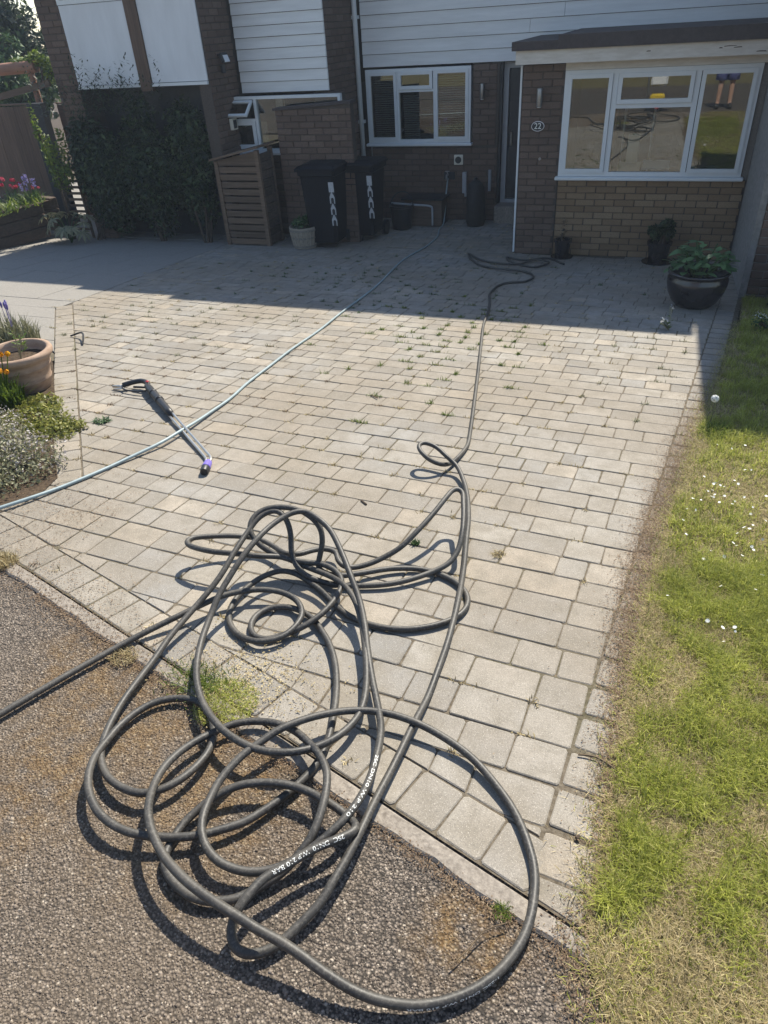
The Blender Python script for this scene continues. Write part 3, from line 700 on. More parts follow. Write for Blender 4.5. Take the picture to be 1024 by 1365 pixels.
# front door in the recess
box_part('door_step', M['conc'], house, -2.36, -1.76, 10.75, 11.06, Z0-0.1, -0.60, ch=0.01)
df = MB(); df.box(-2.33, -2.26, 11.0, 11.08, -0.598, 1.15); df.box(-1.83, -1.762, 11.0, 11.08, -0.598, 1.15); df.box(-2.26, -1.83, 11.0, 11.08, 1.08, 1.15); df.box(-2.26, -1.83, 10.99, 11.08, -0.597, -0.55)
dfo = df.build('door_frame', M['greyframe'], house)
dr = box_part('front_door', M['dark'], house, -2.255, -1.835, 11.03, 11.075, -0.545, 1.075, ch=0.004)
MB().tube([(-2.2, 11.0, 0.15), (-2.2, 11.0, 0.32)], 0.012).build('handle', M['steel'], dr)
box_part('reveal', M['dark'], house, -2.37, -2.335, 10.93, 11.2, -0.6, 1.16)
# the bay
YB_ = 9.27
bricks(house, -1.275, YB_, 0, 2.04, Z0, 0.03, 'buff', True, 0.072)
bricks(house, -1.75, YB_-0.02, 0, 0.475, Z0, 1.205, 'brown', True, 0.0728)
box_part('bay_wall', M['mortar_dark'], house, -1.745, 0.77, YB_+0.006, YB_+0.2, Z0-0.2, 0.032)
box_part('bay_pillar', M['mortar_dark'], house, -1.746, -1.279, YB_-0.013, YB_+0.204, 0.034, 1.2)
box_part('bay_pillar', M['mortar_dark'], house, -1.746, -1.279, YB_-0.0135, YB_+0.0055, Z0-0.2, 0.0335)
box_part('bay_side', M['mortar_dark'], house, -1.7455, -1.62, YB_+0.206, 10.9, Z0-0.2, 1.2)
bricks(house, -1.75, 10.88, -PI/2, 1.4, Z0, 1.2, 'brown', False)
box_part('corner_trim', M['upvc'], house, -1.772, -1.752, YB_-0.032, YB_-0.004, Z0+0.02, 1.2)
window(house, -1.275, 0.70, 0.075, 1.135, YB_-0.035, [(-1.225,-0.775,0.125,1.085,True),(-0.70,0.065,0.125,0.755,False),(-0.69,0.055,0.815,1.08,True),(0.145,0.65,0.125,1.085,True)],
       [(-0.76,-0.705,0.12,1.09),(0.07,0.125,0.12,1.09),(-0.705,0.07,0.76,0.80)])
box_part('window_head', M['fascia'], house, -1.277, 0.77, YB_-0.03, YB_+0.15, 1.137, 1.215)
box_part('bay_jamb', M['mortar'], house, 0.705, 0.77, YB_-0.01, YB_+0.2, 0.036, 1.135)
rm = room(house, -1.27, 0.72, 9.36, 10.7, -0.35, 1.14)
br = MB(); br.box(-1.80, 0.77, 9.06, 10.87, 1.218, 1.345); brf = br.build('flat_roof', M['fascia'], house)
MB().box(-1.84, -1.35, 9.02, 10.87, 1.347, 1.43).build('roof_edge', M['felt'], house); MB().box(-1.348, 0.77, 9.02, 10.87, 1.347, 1.475).build('roof_edge', M['felt'], house)
fl = MB()
for i in range(5):                 # patches of bare wood where the paint has flaked
    x = random.uniform(-0.5, 0.7); z = random.uniform(1.235, 1.30); l = random.uniform(.02, .13); fl.add([(x,9.0585,z),(x+l,9.0585,z+random.uniform(-.003,.006)),(x+l*.9,9.0585,z+random.uniform(.006,.014)),(x+l*.4,9.0585,z+.009),(x+.004,9.0585,z+.006)], [(0,1,2,3,4)])
stuff(fl.build('flaked_paint', M['wood'], house))
# vent, waste pipe on the kitchen wall
vt = MB().box(-2.99, -2.86, 10.865, 10.893, -0.075, 0.055, ch=0.006).build('vent', M['cloth'], house)
MB().tube([(-2.925, 10.862, -0.01), (-2.925, 10.850, -0.01)], 0.045, 20).build('vent_hole', M['black'], vt)
wp = catmull([(-3.80,10.38,-0.503),(-3.5,10.38,-0.52),(-3.22,10.38,-0.535),(-3.185,10.38,-0.55),(-3.18,10.38,-0.60),(-3.18,10.38,-0.80)], .03)
MB().tube(wp, 0.014, 8).build('waste_pipe', M['greyframe'], house, True)
# white downpipe at the left corner
dp = thing('downpipe', 'white rainwater downpipe on the corner left of the kitchen window', 'downpipe', (-4.37, 10.84, -0.6))
MB().tube([(-4.375,10.84,-0.15),(-4.375,10.84,4.3)], 0.034, 12).build('pipe', M['upvc'], dp, True)
for z in (0.5, 1.75, 3.2): MB().box(-4.42, -4.33, 10.83, 10.90, z-0.02, z+0.02).build('bracket', M['upvc'], dp)
MB().tube([(-4.245,10.86,0.20),(-4.245,10.86,-0.25)], 0.012, 6).build('overflow_pipe', M['lampmetal'], house)

# lights, number, floodlight
def wall_light(x, y, z, label):
    t = thing('wall_light', label, 'wall light', (x, y, z), 'wall lights by the entrance')
    MB().box(x-0.02, x+0.02, y-0.03, y, z-0.03, z+0.03).build('bracket', M['lampmetal'], t)
    MB().lathe((x, y-0.065, z-0.09), [(0.0,0),(0.03,0.0),(0.032,0.006),(0.032,0.174),(0.03,0.18),(0.0,0.18)], 18).build('lamp_body', M['lampmetal'], t, True, 40)
    MB().lathe((x, y-0.065, z-0.096), [(0.0,0),(0.024,0),(0.024,0.005)], 16).build('lens', M['white'], t)
wall_light(-1.535, YB_-0.021, 0.89, 'short metal tube light above the oval number plate')
wall_light(-2.585, YM-0.006, 0.835, 'short metal tube light between the kitchen window and the door')
np_ = thing('number_plate', 'small black oval plate with a white number 22', 'house number', (-1.545, YB_-0.03, 0.60))
def oval(rx, rz, y0, y1, n=32, c=(-1.545, 0.60)):
    v = [(c[0]+rx*math.cos(2*PI*k/n), y, c[1]+rz*math.sin(2*PI*k/n)) for y in (y0, y1) for k in range(n)]
    return MB().add(v, [tuple(range(n)), tuple(range(2*n-1, n-1, -1))]+[(k, n+k, n+(k+1) % n, (k+1) % n) for k in range(n)])
oval(0.074, 0.052, YB_-0.033, YB_-0.02).build('rim', M['white'], np_); oval(0.068, 0.046, YB_-0.036, YB_-0.0335).build('plate', M['black'], np_)
def text_mesh(body, size, mat, parent, Mx, name='lettering', depth=0.001):
    cu = D.curves.new('t', 'FONT'); cu.body = body; cu.size = size; cu.align_x = 'CENTER'; cu.align_y = 'CENTER'; cu.extrude = depth
    o = D.objects.new('t', cu); COL.objects.link(o); dg = bpy.context.evaluated_depsgraph_get(); dg.update()
    me = D.meshes.new_from_object(o.evaluated_get(dg)); D.objects.remove(o); me.name = name; me.materials.clear(); me.materials.append(mat)
    off = wl(parent); me.transform(Matrix.Translation(-off) @ Mx); q = D.objects.new(name, me); COL.objects.link(q); q.parent = parent; return q
text_mesh('22', 0.085, M['petal_w'], np_, Matrix.Translation((-1.545, YB_-0.038, 0.60)) @ Matrix.Rotation(PI/2, 4, 'X'))
bell = thing('door_bell', 'tiny round button on the brick pillar below the number plate', 'bell', (-1.50, YB_-0.03, 0.26))
MB().tube([(-1.50,YB_-0.027,0.26),(-1.50,YB_-0.04,0.26)], 0.016, 14).build('button', M['lampmetal'], bell)

# ------------------------------------------------------------------ next house to the left, stepped forward
mid = thing('terraced_house', 'next house to the left with a white boarded panel between brick returns', 'house', (-5.0, 9.9, Z0))
boards(mid, -5.72, -4.42, 0.985, 3.25, 9.9, 0.125)
box_part('upper_wall', M['mortar_dark'], mid, -5.72, -4.445, 9.915, 16.0, 0.975, 3.25)
box_part('side_wall', M['mortar_dark'], mid, -4.60, -4.437, 9.93, 10.88, Z0-0.2, 3.25)
bricks(mid, -4.43, 9.90, PI/2, 0.99, Z0, 3.2, 'brown', False)
box_part('lower_wall', M['mortar_dark'], mid, -5.90, -4.2, 9.80, 9.88, Z0-0.2, 0.28); bricks(mid, -5.90, 9.79, 0, 1.7, Z0, 0.27, 'brown', False)
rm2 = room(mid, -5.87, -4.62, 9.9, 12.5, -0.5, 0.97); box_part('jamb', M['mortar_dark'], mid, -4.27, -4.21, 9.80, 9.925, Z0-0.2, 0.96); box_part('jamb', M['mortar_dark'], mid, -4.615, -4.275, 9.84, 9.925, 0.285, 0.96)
MB().add([(-5.76,9.76,3.25),(-4.40,9.76,3.25),(-4.40,16.2,3.25),(-5.76,16.2,3.25),(-5.76,9.76,3.30),(-4.40,9.76,3.30),(-4.40,16.2,3.30),(-5.76,16.2,3.30),(-5.76,13,4.6),(-4.40,13,4.6)],
    [(3,2,1,0),(0,1,5,4),(2,3,7,6),(4,5,9,8),(6,7,8,9),(5,1,2,6,9),(0,4,8,7,3)]).build('roof', M['rooftile'], mid)  # out of view; eave height chosen to land its shadow edge on the drive
wm = window(mid, -5.90, -4.20, 0.285, 0.955, 9.715, [(-5.445,-4.235,0.32,0.92,False)], [(-5.485,-5.445,0.32,0.92),(-5.865,-5.485,0.66,0.69)], True, 0.035)
frame_mb(-5.86, -5.49, 0.325, 0.665, 9.700, 9.74, 0.05).build('sash', M['upvc'], wm); MB().box(-5.82, -5.53, 9.722, 9.728, 0.36, 0.63).build('pane', M['glass'], wm)
# the small top light stands open
tl = MB(); Rx = Matrix.Rotation(rad(52), 3, 'X'); hinge = Vector((-5.675, 9.70, 0.905))
for a in ((-0.21,-0.178,-0.26,0.0),(0.158,0.19,-0.26,0.0),(-0.178,0.158,-0.26,-0.225),(-0.178,0.158,-0.035,0.0)):
    tl.add([hinge+Rx.transposed() @ Vector((x, y, z)) for x, y, z in [(a[0],-.014,a[2]),(a[1],-.014,a[2]),(a[1],.014,a[2]),(a[0],.014,a[2]),(a[0],-.014,a[3]),(a[1],-.014,a[3]),(a[1],.014,a[3]),(a[0],.014,a[3])]], [(0,3,2,1),(4,5,6,7),(0,1,5,4),(1,2,6,5),(2,3,7,6),(3,0,4,7)])
op = tl.build('opening_light', M['upvc'], wm); op['label'] = 'small top hung window light propped open'
MB().add([hinge+Rx.transposed() @ Vector(p) for p in ((-.18,0,-.23),(.16,0,-.23),(.16,0,-.03),(-.18,0,-.03))], [(0,1,2,3)]).build('pane', M['glass'], wm)
cu_ = MB().box(-5.62, -5.50, 10.05, 10.06, 0.36, 0.62); cu_.box(-5.40, -5.28, 10.2, 10.25, 0.3, 0.9); cu_.build('curtain', M['cloth'], mid)
ww = thing('brick_wall', 'short dark brick screen wall behind the bins and the wood store', 'wall', (-4.6, 9.5, Z0))
MB().add([(-5.03,9.47,Z0-.1),(-3.97,9.47,Z0-.1),(-3.97,9.60,Z0-.1),(-5.03,9.60,Z0-.1),(-5.03,9.47,0.80),(-3.97,9.47,0.86),(-3.97,9.60,0.86),(-5.03,9.60,0.80)], [(0,3,2,1),(4,5,6,7),(0,1,5,4),(1,2,6,5),(2,3,7,6),(3,0,4,7)]).build('core', M['mortar_dark'], ww)
bricks(ww, -5.04, 9.462, 0, 1.08, Z0, 0.80, 'brown', True)
MB().add([(-5.06,9.44,0.805),(-3.95,9.44,0.865),(-3.95,9.63,0.865),(-5.06,9.63,0.805),(-5.06,9.44,0.835),(-3.95,9.44,0.895),(-3.95,9.63,0.895),(-5.06,9.63,0.835)], [(0,3,2,1),(4,5,6,7),(0,1,5,4),(1,2,6,5),(2,3,7,6),(3,0,4,7)]).build('coping', M['felt'], ww)

# ------------------------------------------------------------------ farthest house on the left
left = thing('terraced_house', 'far left house with two smooth white panels over a dark recess', 'house', (-7.0, 9.2, Z0))
bricks(left, -8.25, 9.2, 0, 0.38, Z0, 2.30, 'brown', False); box_part('pier', M['mortar_dark'], left, -8.245, -7.88, 9.206, 9.6, Z0-0.2, 2.33)
bricks(left, -8.252, 9.7, -PI/2, 0.5, Z0, 2.30, 'brown', False)
bricks(left, -5.775, 9.21, PI/2, 0.70, Z0, 2.30, 'brown', False); box_part('side_wall', M['mortar_dark'], left, -5.95, -5.782, 9.205, 10.2, Z0-0.2, 2.33)
for a, b in ((-7.868, -6.84), (-6.65, -5.80)):
    box_part('panel', M['panel'], left, a, b, 9.19, 9.215, 1.19, 2.09, ch=0.003); box_part('drip_rail', M['upvc'], left, a, b, 9.17, 9.215, 1.15, 1.185)
    f_ = frame_mb(a, b, 2.095, 2.33, 9.18, 9.24, 0.05); f_.box((a+b)/2-.03, (a+b)/2+.03, 9.182, 9.238, 2.145, 2.28); f2 = f_.build('window', M['upvc'], left); MB().box(a+.04, b-.04, 9.205, 9.211, 2.14, 2.29).build('pane', M['glass'], f2)
box_part('mullion_post', M['wood'], left, -6.835, -6.655, 9.17, 9.24, 1.10, 2.33)
box_part('upper_wall', M['dark'], left, -7.87, -5.96, 9.25, 15.0, 1.13, 2.33)
box_part('garage_door', M['dark'], left, -8.2, -5.96, 9.62, 9.7, Z0-0.2, 1.13)  # near black sheet set well forward so the recess reads as deep shade
MB().add([(-8.262,9.06,2.335),(-5.74,9.06,2.335),(-5.74,15.2,2.335),(-8.262,15.2,2.335),(-8.262,9.06,2.375),(-5.74,9.06,2.375),(-5.74,15.2,2.375),(-8.262,15.2,2.375),(-8.262,12.1,3.7),(-5.74,12.1,3.7)],
    [(3,2,1,0),(0,1,5,4),(2,3,7,6),(4,5,9,8),(6,7,8,9),(5,1,2,6,9),(0,4,8,7,3)]).build('roof', M['rooftile'], left)  # unseen roof kept low so the cast shadow ends at the right line
fl_ = thing('floodlight', 'small black floodlight on the brick return beside the white panel', 'floodlight', (-5.77, 9.5, 1.43))
MB().obox((-5.68, 9.48, 1.42), 0.05, 0.15, 0.11, Matrix.Rotation(rad(-20), 3, 'Y'), ch=0.008).build('housing', M['black'], fl_)
MB().obox((-5.652, 9.48, 1.409), 0.006, 0.12, 0.08, Matrix.Rotation(rad(-20), 3, 'Y')).build('lens', M['white'], fl_); MB().tube([(-5.77,9.48,1.45),(-5.70,9.48,1.43)], 0.015).build('arm', M['black'], fl_)
MB().tube([(-5.72,9.48,1.34),(-5.72,9.48,1.25)], 0.03, 10).build('sensor', M['black'], fl_)
ab = thing('wall_box', 'small pale box with a dark face on the brick return', 'utility box', (-5.77, 9.55, 0.65))
MB().box(-5.77, -5.72, 9.5, 9.63, 0.58, 0.72, ch=0.006).build('case', M['cloth'], ab); MB().box(-5.719, -5.714, 9.52, 9.60, 0.60, 0.70).build('cover', M['black'], ab)

# ------------------------------------------------------------------ tall rendered wing on the right
wing = thing('side_wing', 'tall grubby rendered end wall of the next building at the right', 'building', (0.9, 7.5, -0.68))
MB().box(0.775, 3.2, 7.49, 16, -0.95, 3.22).build('wall', M['render'], wing)
bricks(wing, 0.83, 7.483, 0, 1.4, -0.72, 3.2, 'brown', False); MB().box(0.772, 0.828, 7.472, 7.4895, -0.93, 3.2).build('corner_bead', M['render'], wing)
MB().box(0.70, 3.3, 7.42, 16.2, 3.222, 3.33).build('flat_roof', M['felt'], wing)

# a few things standing inside the bay window
ai = thing('clothes_airer', 'wire clothes airer with cream cloths standing inside the bay window', 'clothes airer', (-0.45, 9.75, -0.2))
for x in (-0.62, -0.30):
    MB().tube([(x,9.62,-0.35),(x,9.85,0.72)], .008, 6).build('leg', M['white'], ai); MB().tube([(x,9.85,-0.35),(x,9.62,0.72)], .008, 6).build('leg', M['white'], ai)
for k in range(6): MB().tube([(-0.62,9.62+k*.046,0.72),(-0.30,9.62+k*.046,0.72)], .005, 5).build('rail', M['white'], ai)
MB().box(-0.55,-0.42,9.60,9.615,0.15,0.46).build('cloth', M['cloth'], ai); MB().obox((-0.5,9.58,.12), .26,.16,.012, Matrix.Rotation(.5,3,'X')).build('cloth', M['cloth'], ai); MB().obox((-0.2,9.58,.14), .3,.16,.012, Matrix.Rotation(.45,3,'X')).build('cloth', M['white'], ai)
po = tag(MB().box(-0.78,-0.71,9.70,9.76,-0.35,0.70).build('wooden_post', M['log']), 'pale brown wooden post just inside the bay window', 'post')

# ------------------------------------------------------------------ the black jetting hose
HOSE = [(-1.038,8.627,-0.7634),(-1.298,8.941,-0.7917),(-1.519,8.750,-0.7745),(-1.760,8.852,-0.7767),(-1.633,8.586,-0.7597),(-1.347,8.382,-0.7414),(-1.208,8.591,-0.7432),(-1.374,8.738,-0.7565),(-1.558,8.475,-0.7428),(-1.833,8.505,-0.7455),(-2.050,8.645,-0.7580),(-2.267,8.939,-0.7745),(-2.168,8.667,-0.7600),(-1.919,8.287,-0.7309),(-1.615,8.108,-0.6997),(-1.396,8.082,-0.7074),(-1.270,7.895,-0.6956),(-1.312,7.628,-0.6736),(-1.483,7.514,-0.6633),(-1.545,7.355,-0.6490),(-1.554,7.179,-0.6331),(-1.548,6.981,-0.6152),(-1.480,6.683,-0.5885),(-1.411,6.324,-0.5561),(-1.353,5.895,-0.5176),(-1.253,5.394,-0.4725),(-1.089,4.595,-0.4006),(-0.976,4.032,-0.3498),(-0.896,3.621,-0.3129),(-0.863,3.422,-0.2950),(-0.867,3.273,-0.2745),(-0.886,3.140,-0.2526),(-0.918,3.080,-0.2272),(-0.974,3.059,-0.1953),(-1.030,3.084,-0.1676),(-1.058,3.133,-0.1619),(-1.047,3.176,-0.1659),(-0.977,3.169,-0.1752),(-0.903,3.128,-0.2015),(-0.840,3.095,-0.2286),(-0.776,2.992,-0.2393),(-0.715,2.846,-0.2361),(-0.656,2.642,-0.2217),(-0.616,2.449,-0.2044),(-0.567,2.211,-0.1770),(-0.529,1.986,-0.1387),(-0.512,1.848,-0.1263),(-0.503,1.730,-0.1257),(-0.501,1.623,-0.1301),(-0.496,1.475,-0.1167),(-0.500,1.331,-0.0898),(-0.503,1.231,-0.0808),(-0.507,1.143,-0.0728),(-0.511,1.032,-0.0529),(-0.511,0.922,-0.0330),(-0.517,0.844,-0.0310),(-0.528,0.769,-0.0292),(-0.536,0.726,-0.0353),(-0.560,0.673,-0.0386),(-0.582,0.627,-0.0404),(-0.599,0.599,-0.0399),(-0.629,0.574,-0.0376),(-0.653,0.561,-0.0345),(-0.681,0.561,-0.0305),(-0.705,0.579,-0.0221),(-0.711,0.608,-0.0047),(-0.704,0.635,0.0128),(-0.693,0.678,0.0140),(-0.678,0.722,0.0101),(-0.649,0.754,0.0071),(-0.623,0.795,0.0034),(-0.587,0.839,-0.0005),(-0.551,0.872,-0.0034),(-0.528,0.897,-0.0077),(-0.519,0.913,-0.0122),(-0.522,0.930,-0.0187),(-0.537,0.941,-0.0247),(-0.560,0.954,-0.0309),(-0.582,0.964,-0.0318),(-0.629,0.978,-0.0330),(-0.720,0.997,-0.0397),(-0.806,0.988,-0.0389),(-0.885,0.959,-0.0413),(-0.927,0.925,-0.0433),(-0.957,0.891,-0.0502),(-0.977,0.851,-0.0546),(-0.993,0.810,-0.0579),(-0.993,0.753,-0.0548),(-0.986,0.710,-0.0509),(-0.959,0.677,-0.0479),(-0.909,0.652,-0.0456),(-0.865,0.640,-0.0446),(-0.823,0.640,-0.0446),(-0.786,0.650,-0.0455),(-0.751,0.666,-0.0469),(-0.727,0.688,-0.0489),(-0.700,0.724,-0.0511),(-0.667,0.765,-0.0489),(-0.648,0.806,-0.0425),(-0.628,0.856,-0.0271),(-0.624,0.906,-0.0166),(-0.631,0.961,-0.0115),(-0.641,1.004,-0.0104),(-0.664,1.056,-0.0150),(-0.706,1.101,-0.0241),(-0.766,1.146,-0.0432),(-0.829,1.180,-0.0562),(-0.899,1.197,-0.0677),(-0.967,1.194,-0.0775),(-1.023,1.170,-0.0753),(-1.059,1.138,-0.0724),(-1.084,1.104,-0.0694),(-1.108,1.063,-0.0607),(-1.131,1.002,-0.0502),(-1.135,0.940,-0.0346),(-1.123,0.881,-0.0193),(-1.094,0.819,0.0013),(-1.065,0.776,0.0151),(-1.029,0.738,0.0236),(-0.986,0.704,0.0266),(-0.941,0.676,0.0292),(-0.875,0.648,0.0317),(-0.817,0.631,0.0312),(-0.753,0.618,0.0294),(-0.691,0.609,0.0252),(-0.633,0.600,0.0210),(-0.580,0.597,0.0142),(-0.524,0.589,0.0070),(-0.469,0.578,-0.0020),(-0.438,0.573,-0.0065),(-0.380,0.569,-0.0212),(-0.322,0.573,-0.0296),(-0.241,0.594,-0.0365),(-0.177,0.632,-0.0428),(-0.121,0.683,-0.0485),(-0.077,0.751,-0.0546),(-0.051,0.833,-0.0620),(-0.048,0.919,-0.0697),(-0.060,0.992,-0.0763),(-0.095,1.071,-0.0824),(-0.144,1.146,-0.0892),(-0.209,1.210,-0.0909),(-0.290,1.272,-0.0895),(-0.380,1.311,-0.0830),(-0.479,1.335,-0.0752),(-0.565,1.341,-0.0707),(-0.646,1.329,-0.0666),(-0.719,1.296,-0.0566),(-0.789,1.240,-0.0416),(-0.828,1.199,-0.0329),(-0.870,1.150,-0.0285),(-0.902,1.091,-0.0282),(-0.929,1.042,-0.0288),(-0.943,0.992,-0.0293),(-0.952,0.943,-0.0299),(-0.948,0.884,-0.0296),(-0.937,0.833,-0.0249),(-0.918,0.793,-0.0214),(-0.887,0.760,-0.0234),(-0.837,0.734,-0.0260),(-0.784,0.729,-0.0306),(-0.741,0.737,-0.0363),(-0.703,0.754,-0.0378),(-0.672,0.777,-0.0400),(-0.646,0.803,-0.0373),(-0.618,0.833,-0.0300),(-0.585,0.881,-0.0193),(-0.561,0.929,-0.0136),(-0.543,0.996,-0.0146),(-0.540,1.075,-0.0217),(-0.553,1.166,-0.0350),(-0.579,1.266,-0.0539),(-0.626,1.360,-0.0724),(-0.690,1.474,-0.0827),(-0.752,1.593,-0.0833),(-0.806,1.703,-0.0732),(-0.862,1.796,-0.0517),(-0.924,1.873,-0.0186),(-1.002,1.969,0.0128),(-1.083,2.051,0.0454),(-1.146,2.084,0.0624),(-1.214,2.109,0.0702),(-1.249,2.090,0.0769),(-1.281,2.050,0.0755),(-1.309,1.982,0.0716),(-1.323,1.898,0.0692),(-1.341,1.802,0.0478),(-1.355,1.716,0.0156),(-1.361,1.621,-0.0159),(-1.353,1.532,-0.0479),(-1.330,1.439,-0.0595),(-1.293,1.351,-0.0616),(-1.248,1.277,-0.0549),(-1.195,1.214,-0.0493),(-1.134,1.160,-0.0424),(-1.073,1.121,-0.0349),(-1.017,1.092,-0.0283),(-0.960,1.075,-0.0267),(-0.904,1.067,-0.0260),(-0.849,1.072,-0.0265),(-0.802,1.087,-0.0278),(-0.766,1.112,-0.0351),(-0.736,1.141,-0.0427),(-0.704,1.179,-0.0462),(-0.683,1.228,-0.0555),(-0.671,1.288,-0.0659),(-0.672,1.348,-0.0713),(-0.693,1.429,-0.0786),(-0.730,1.525,-0.0823),(-0.777,1.626,-0.0864),(-0.834,1.734,-0.0911),(-0.896,1.827,-0.0944),(-0.973,1.903,-0.1013),(-1.058,1.954,-0.1158),(-1.138,1.979,-0.1231),(-1.213,1.993,-0.1194),(-1.276,1.982,-0.0884),(-1.321,1.947,-0.0652),(-1.367,1.920,-0.0528),(-1.432,1.906,-0.0466),(-1.549,1.886,-0.0448),(-1.619,1.887,-0.0449),(-1.681,1.902,-0.0512),(-1.709,1.921,-0.0529),(-1.714,1.955,-0.0609),(-1.683,1.986,-0.0687),(-1.619,2.031,-0.0828),(-1.536,2.071,-0.0964),(-1.471,2.103,-0.1193),(-1.393,2.086,-0.1277),(-1.306,2.046,-0.1241),(-1.247,2.062,-0.1256),(-1.216,2.107,-0.1346),(-1.169,2.145,-0.1430),(-1.115,2.142,-0.1478),(-1.089,2.097,-0.1488),(-1.051,2.071,-0.1564),(-1.015,2.088,-0.1680),(-0.961,2.125,-0.1663),(-0.907,2.175,-0.1557),(-0.848,2.234,-0.1311),(-0.799,2.318,-0.0937),(-0.760,2.426,-0.0684),(-0.732,2.531,-0.0478),(-0.717,2.591,-0.0432),(-0.697,2.608,-0.0428),(-0.676,2.600,-0.0540),(-0.653,2.532,-0.0629),(-0.629,2.444,-0.0800),(-0.612,2.354,-0.1019),(-0.610,2.274,-0.1347),(-0.631,2.209,-0.1539),(-0.680,2.155,-0.1639),(-0.744,2.088,-0.1629),(-0.821,2.028,-0.1605),(-0.927,1.980,-0.1582),(-1.025,1.953,-0.1558),(-1.108,1.945,-0.1451),(-1.177,1.952,-0.1307),(-1.224,1.976,-0.1078),(-1.253,2.007,-0.0706),(-1.267,2.047,-0.0242),(-1.287,2.073,0.0234),(-1.313,2.086,0.0523),(-1.348,2.094,0.0616),(-1.378,2.083,0.0576),(-1.407,2.047,0.0458),(-1.423,1.977,0.0221),(-1.427,1.857,-0.0022),(-1.429,1.763,-0.0287),(-1.441,1.684,-0.0516),(-1.460,1.582,-0.0724),(-1.473,1.446,-0.0852),(-1.465,1.325,-0.0893),(-1.458,1.226,-0.0854),(-1.446,1.126,-0.0794),(-1.423,1.036,-0.0733),(-1.393,0.965,-0.0648),(-1.350,0.906,-0.0555),(-1.288,0.861,-0.0475),(-1.218,0.841,-0.0427),(-1.153,0.841,-0.0397),(-1.110,0.867,-0.0420),(-1.075,0.918,-0.0487),(-1.058,0.981,-0.0583),(-1.058,1.036,-0.0683),(-1.074,1.091,-0.0782),(-1.111,1.146,-0.0871),(-1.166,1.197,-0.0937),(-1.220,1.218,-0.0956),(-1.268,1.213,-0.0962),(-1.308,1.199,-0.0949),(-1.348,1.167,-0.0910),(-1.376,1.114,-0.0842),(-1.389,1.041,-0.0737),(-1.379,0.969,-0.0572),(-1.368,0.915,-0.0424),(-1.347,0.863,-0.0326),(-1.313,0.814,-0.0263),(-1.270,0.776,-0.0228),(-1.217,0.745,-0.0220),(-1.155,0.728,-0.0225),(-1.103,0.725,-0.0253),(-1.059,0.733,-0.0310),(-0.986,0.756,-0.0380),(-0.929,0.783,-0.0425),(-0.888,0.814,-0.0483),(-0.834,0.864,-0.0578),(-0.802,0.914,-0.0643),(-0.769,0.979,-0.0721),(-0.745,1.041,-0.0777),(-0.731,1.092,-0.0803),(-0.727,1.160,-0.0844),(-0.738,1.229,-0.0886),(-0.757,1.302,-0.0932),(-0.795,1.411,-0.1050),(-0.849,1.522,-0.1170),(-0.908,1.608,-0.1268),(-0.966,1.669,-0.1322),(-1.036,1.726,-0.1354),(-1.097,1.754,-0.1379),(-1.183,1.756,-0.1400),(-1.237,1.718,-0.1386),(-1.253,1.661,-0.1345),(-1.237,1.606,-0.1305),(-1.197,1.569,-0.1272),(-1.147,1.566,-0.1269),(-1.102,1.604,-0.1294),(-1.047,1.648,-0.1183),(-1.004,1.711,-0.1090),(-0.982,1.783,-0.1055),(-0.979,1.863,-0.1077),(-0.997,1.935,-0.1142),(-1.041,1.985,-0.1137),(-1.116,2.010,-0.1109),(-1.194,1.995,-0.1046),(-1.263,1.982,-0.0934),(-1.315,1.969,-0.0672),(-1.365,1.958,-0.0262),(-1.400,1.967,0.0030),(-1.426,1.997,0.0302),(-1.427,2.039,0.0515),(-1.404,2.079,0.0629),(-1.355,2.104,0.0706),(-1.287,2.115,0.0716),(-1.225,2.108,0.0653),(-1.173,2.094,0.0465),(-1.140,2.080,0.0128),(-1.129,2.058,-0.0353),(-1.135,2.027,-0.0925),(-1.136,2.004,-0.1303),(-1.089,1.988,-0.1389),(-1.039,1.997,-0.1447),(-0.953,2.054,-0.1549),(-0.875,2.115,-0.1654),(-0.796,2.154,-0.1739),(-0.718,2.170,-0.1793),(-0.636,2.157,-0.1802),(-0.565,2.120,-0.1768),(-0.519,2.069,-0.1722),(-0.497,2.014,-0.1673),(-0.501,1.949,-0.1614),(-0.528,1.895,-0.1565),(-0.585,1.836,-0.1513),(-0.661,1.790,-0.1471),(-0.743,1.768,-0.1451),(-0.822,1.769,-0.1452),(-0.908,1.790,-0.1471),(-0.984,1.834,-0.1511),(-1.071,1.898,-0.1568),(-1.151,1.939,-0.1545),(-1.226,1.962,-0.1466),(-1.287,1.953,-0.1408),(-1.339,1.903,-0.1413),(-1.368,1.834,-0.1401),(-1.381,1.759,-0.1403),(-1.364,1.666,-0.1340),(-1.313,1.592,-0.1273),(-1.247,1.552,-0.1246),(-1.165,1.533,-0.1100),(-1.096,1.573,-0.1116),(-1.067,1.633,-0.1120),(-1.068,1.710,-0.1139),(-1.117,1.776,-0.1148),(-1.197,1.804,-0.1124),(-1.294,1.787,-0.1058),(-1.402,1.715,-0.0993),(-1.468,1.624,-0.0962),(-1.510,1.558,-0.0952),(-1.614,1.412,-0.1051),(-1.712,1.203,-0.0943),(-1.751,1.101,-0.0851),(-1.804,0.956,-0.0721),(-1.846,0.817,-0.0595),(-1.915,0.616,-0.0414),(-2.103,0.524,-0.0331),(-2.310,0.508,-0.0317),(-2.900,0.420,-0.0250),(-3.800,-0.100,0.0130),(-5.200,-1.000,0.0130),(-7.500,-1.600,0.0130)]
path = catmull(HOSE, 0.012)
for _ in range(3):               # relax kinks left from plotting
    path = [path[0]] + [(path[i-1]+path[i]*2+path[i+1])/4 for i in range(1, len(path)-1)] + [path[-1]]
for p in path: p.z = max(p.z, gz(p.y)+0.0125)
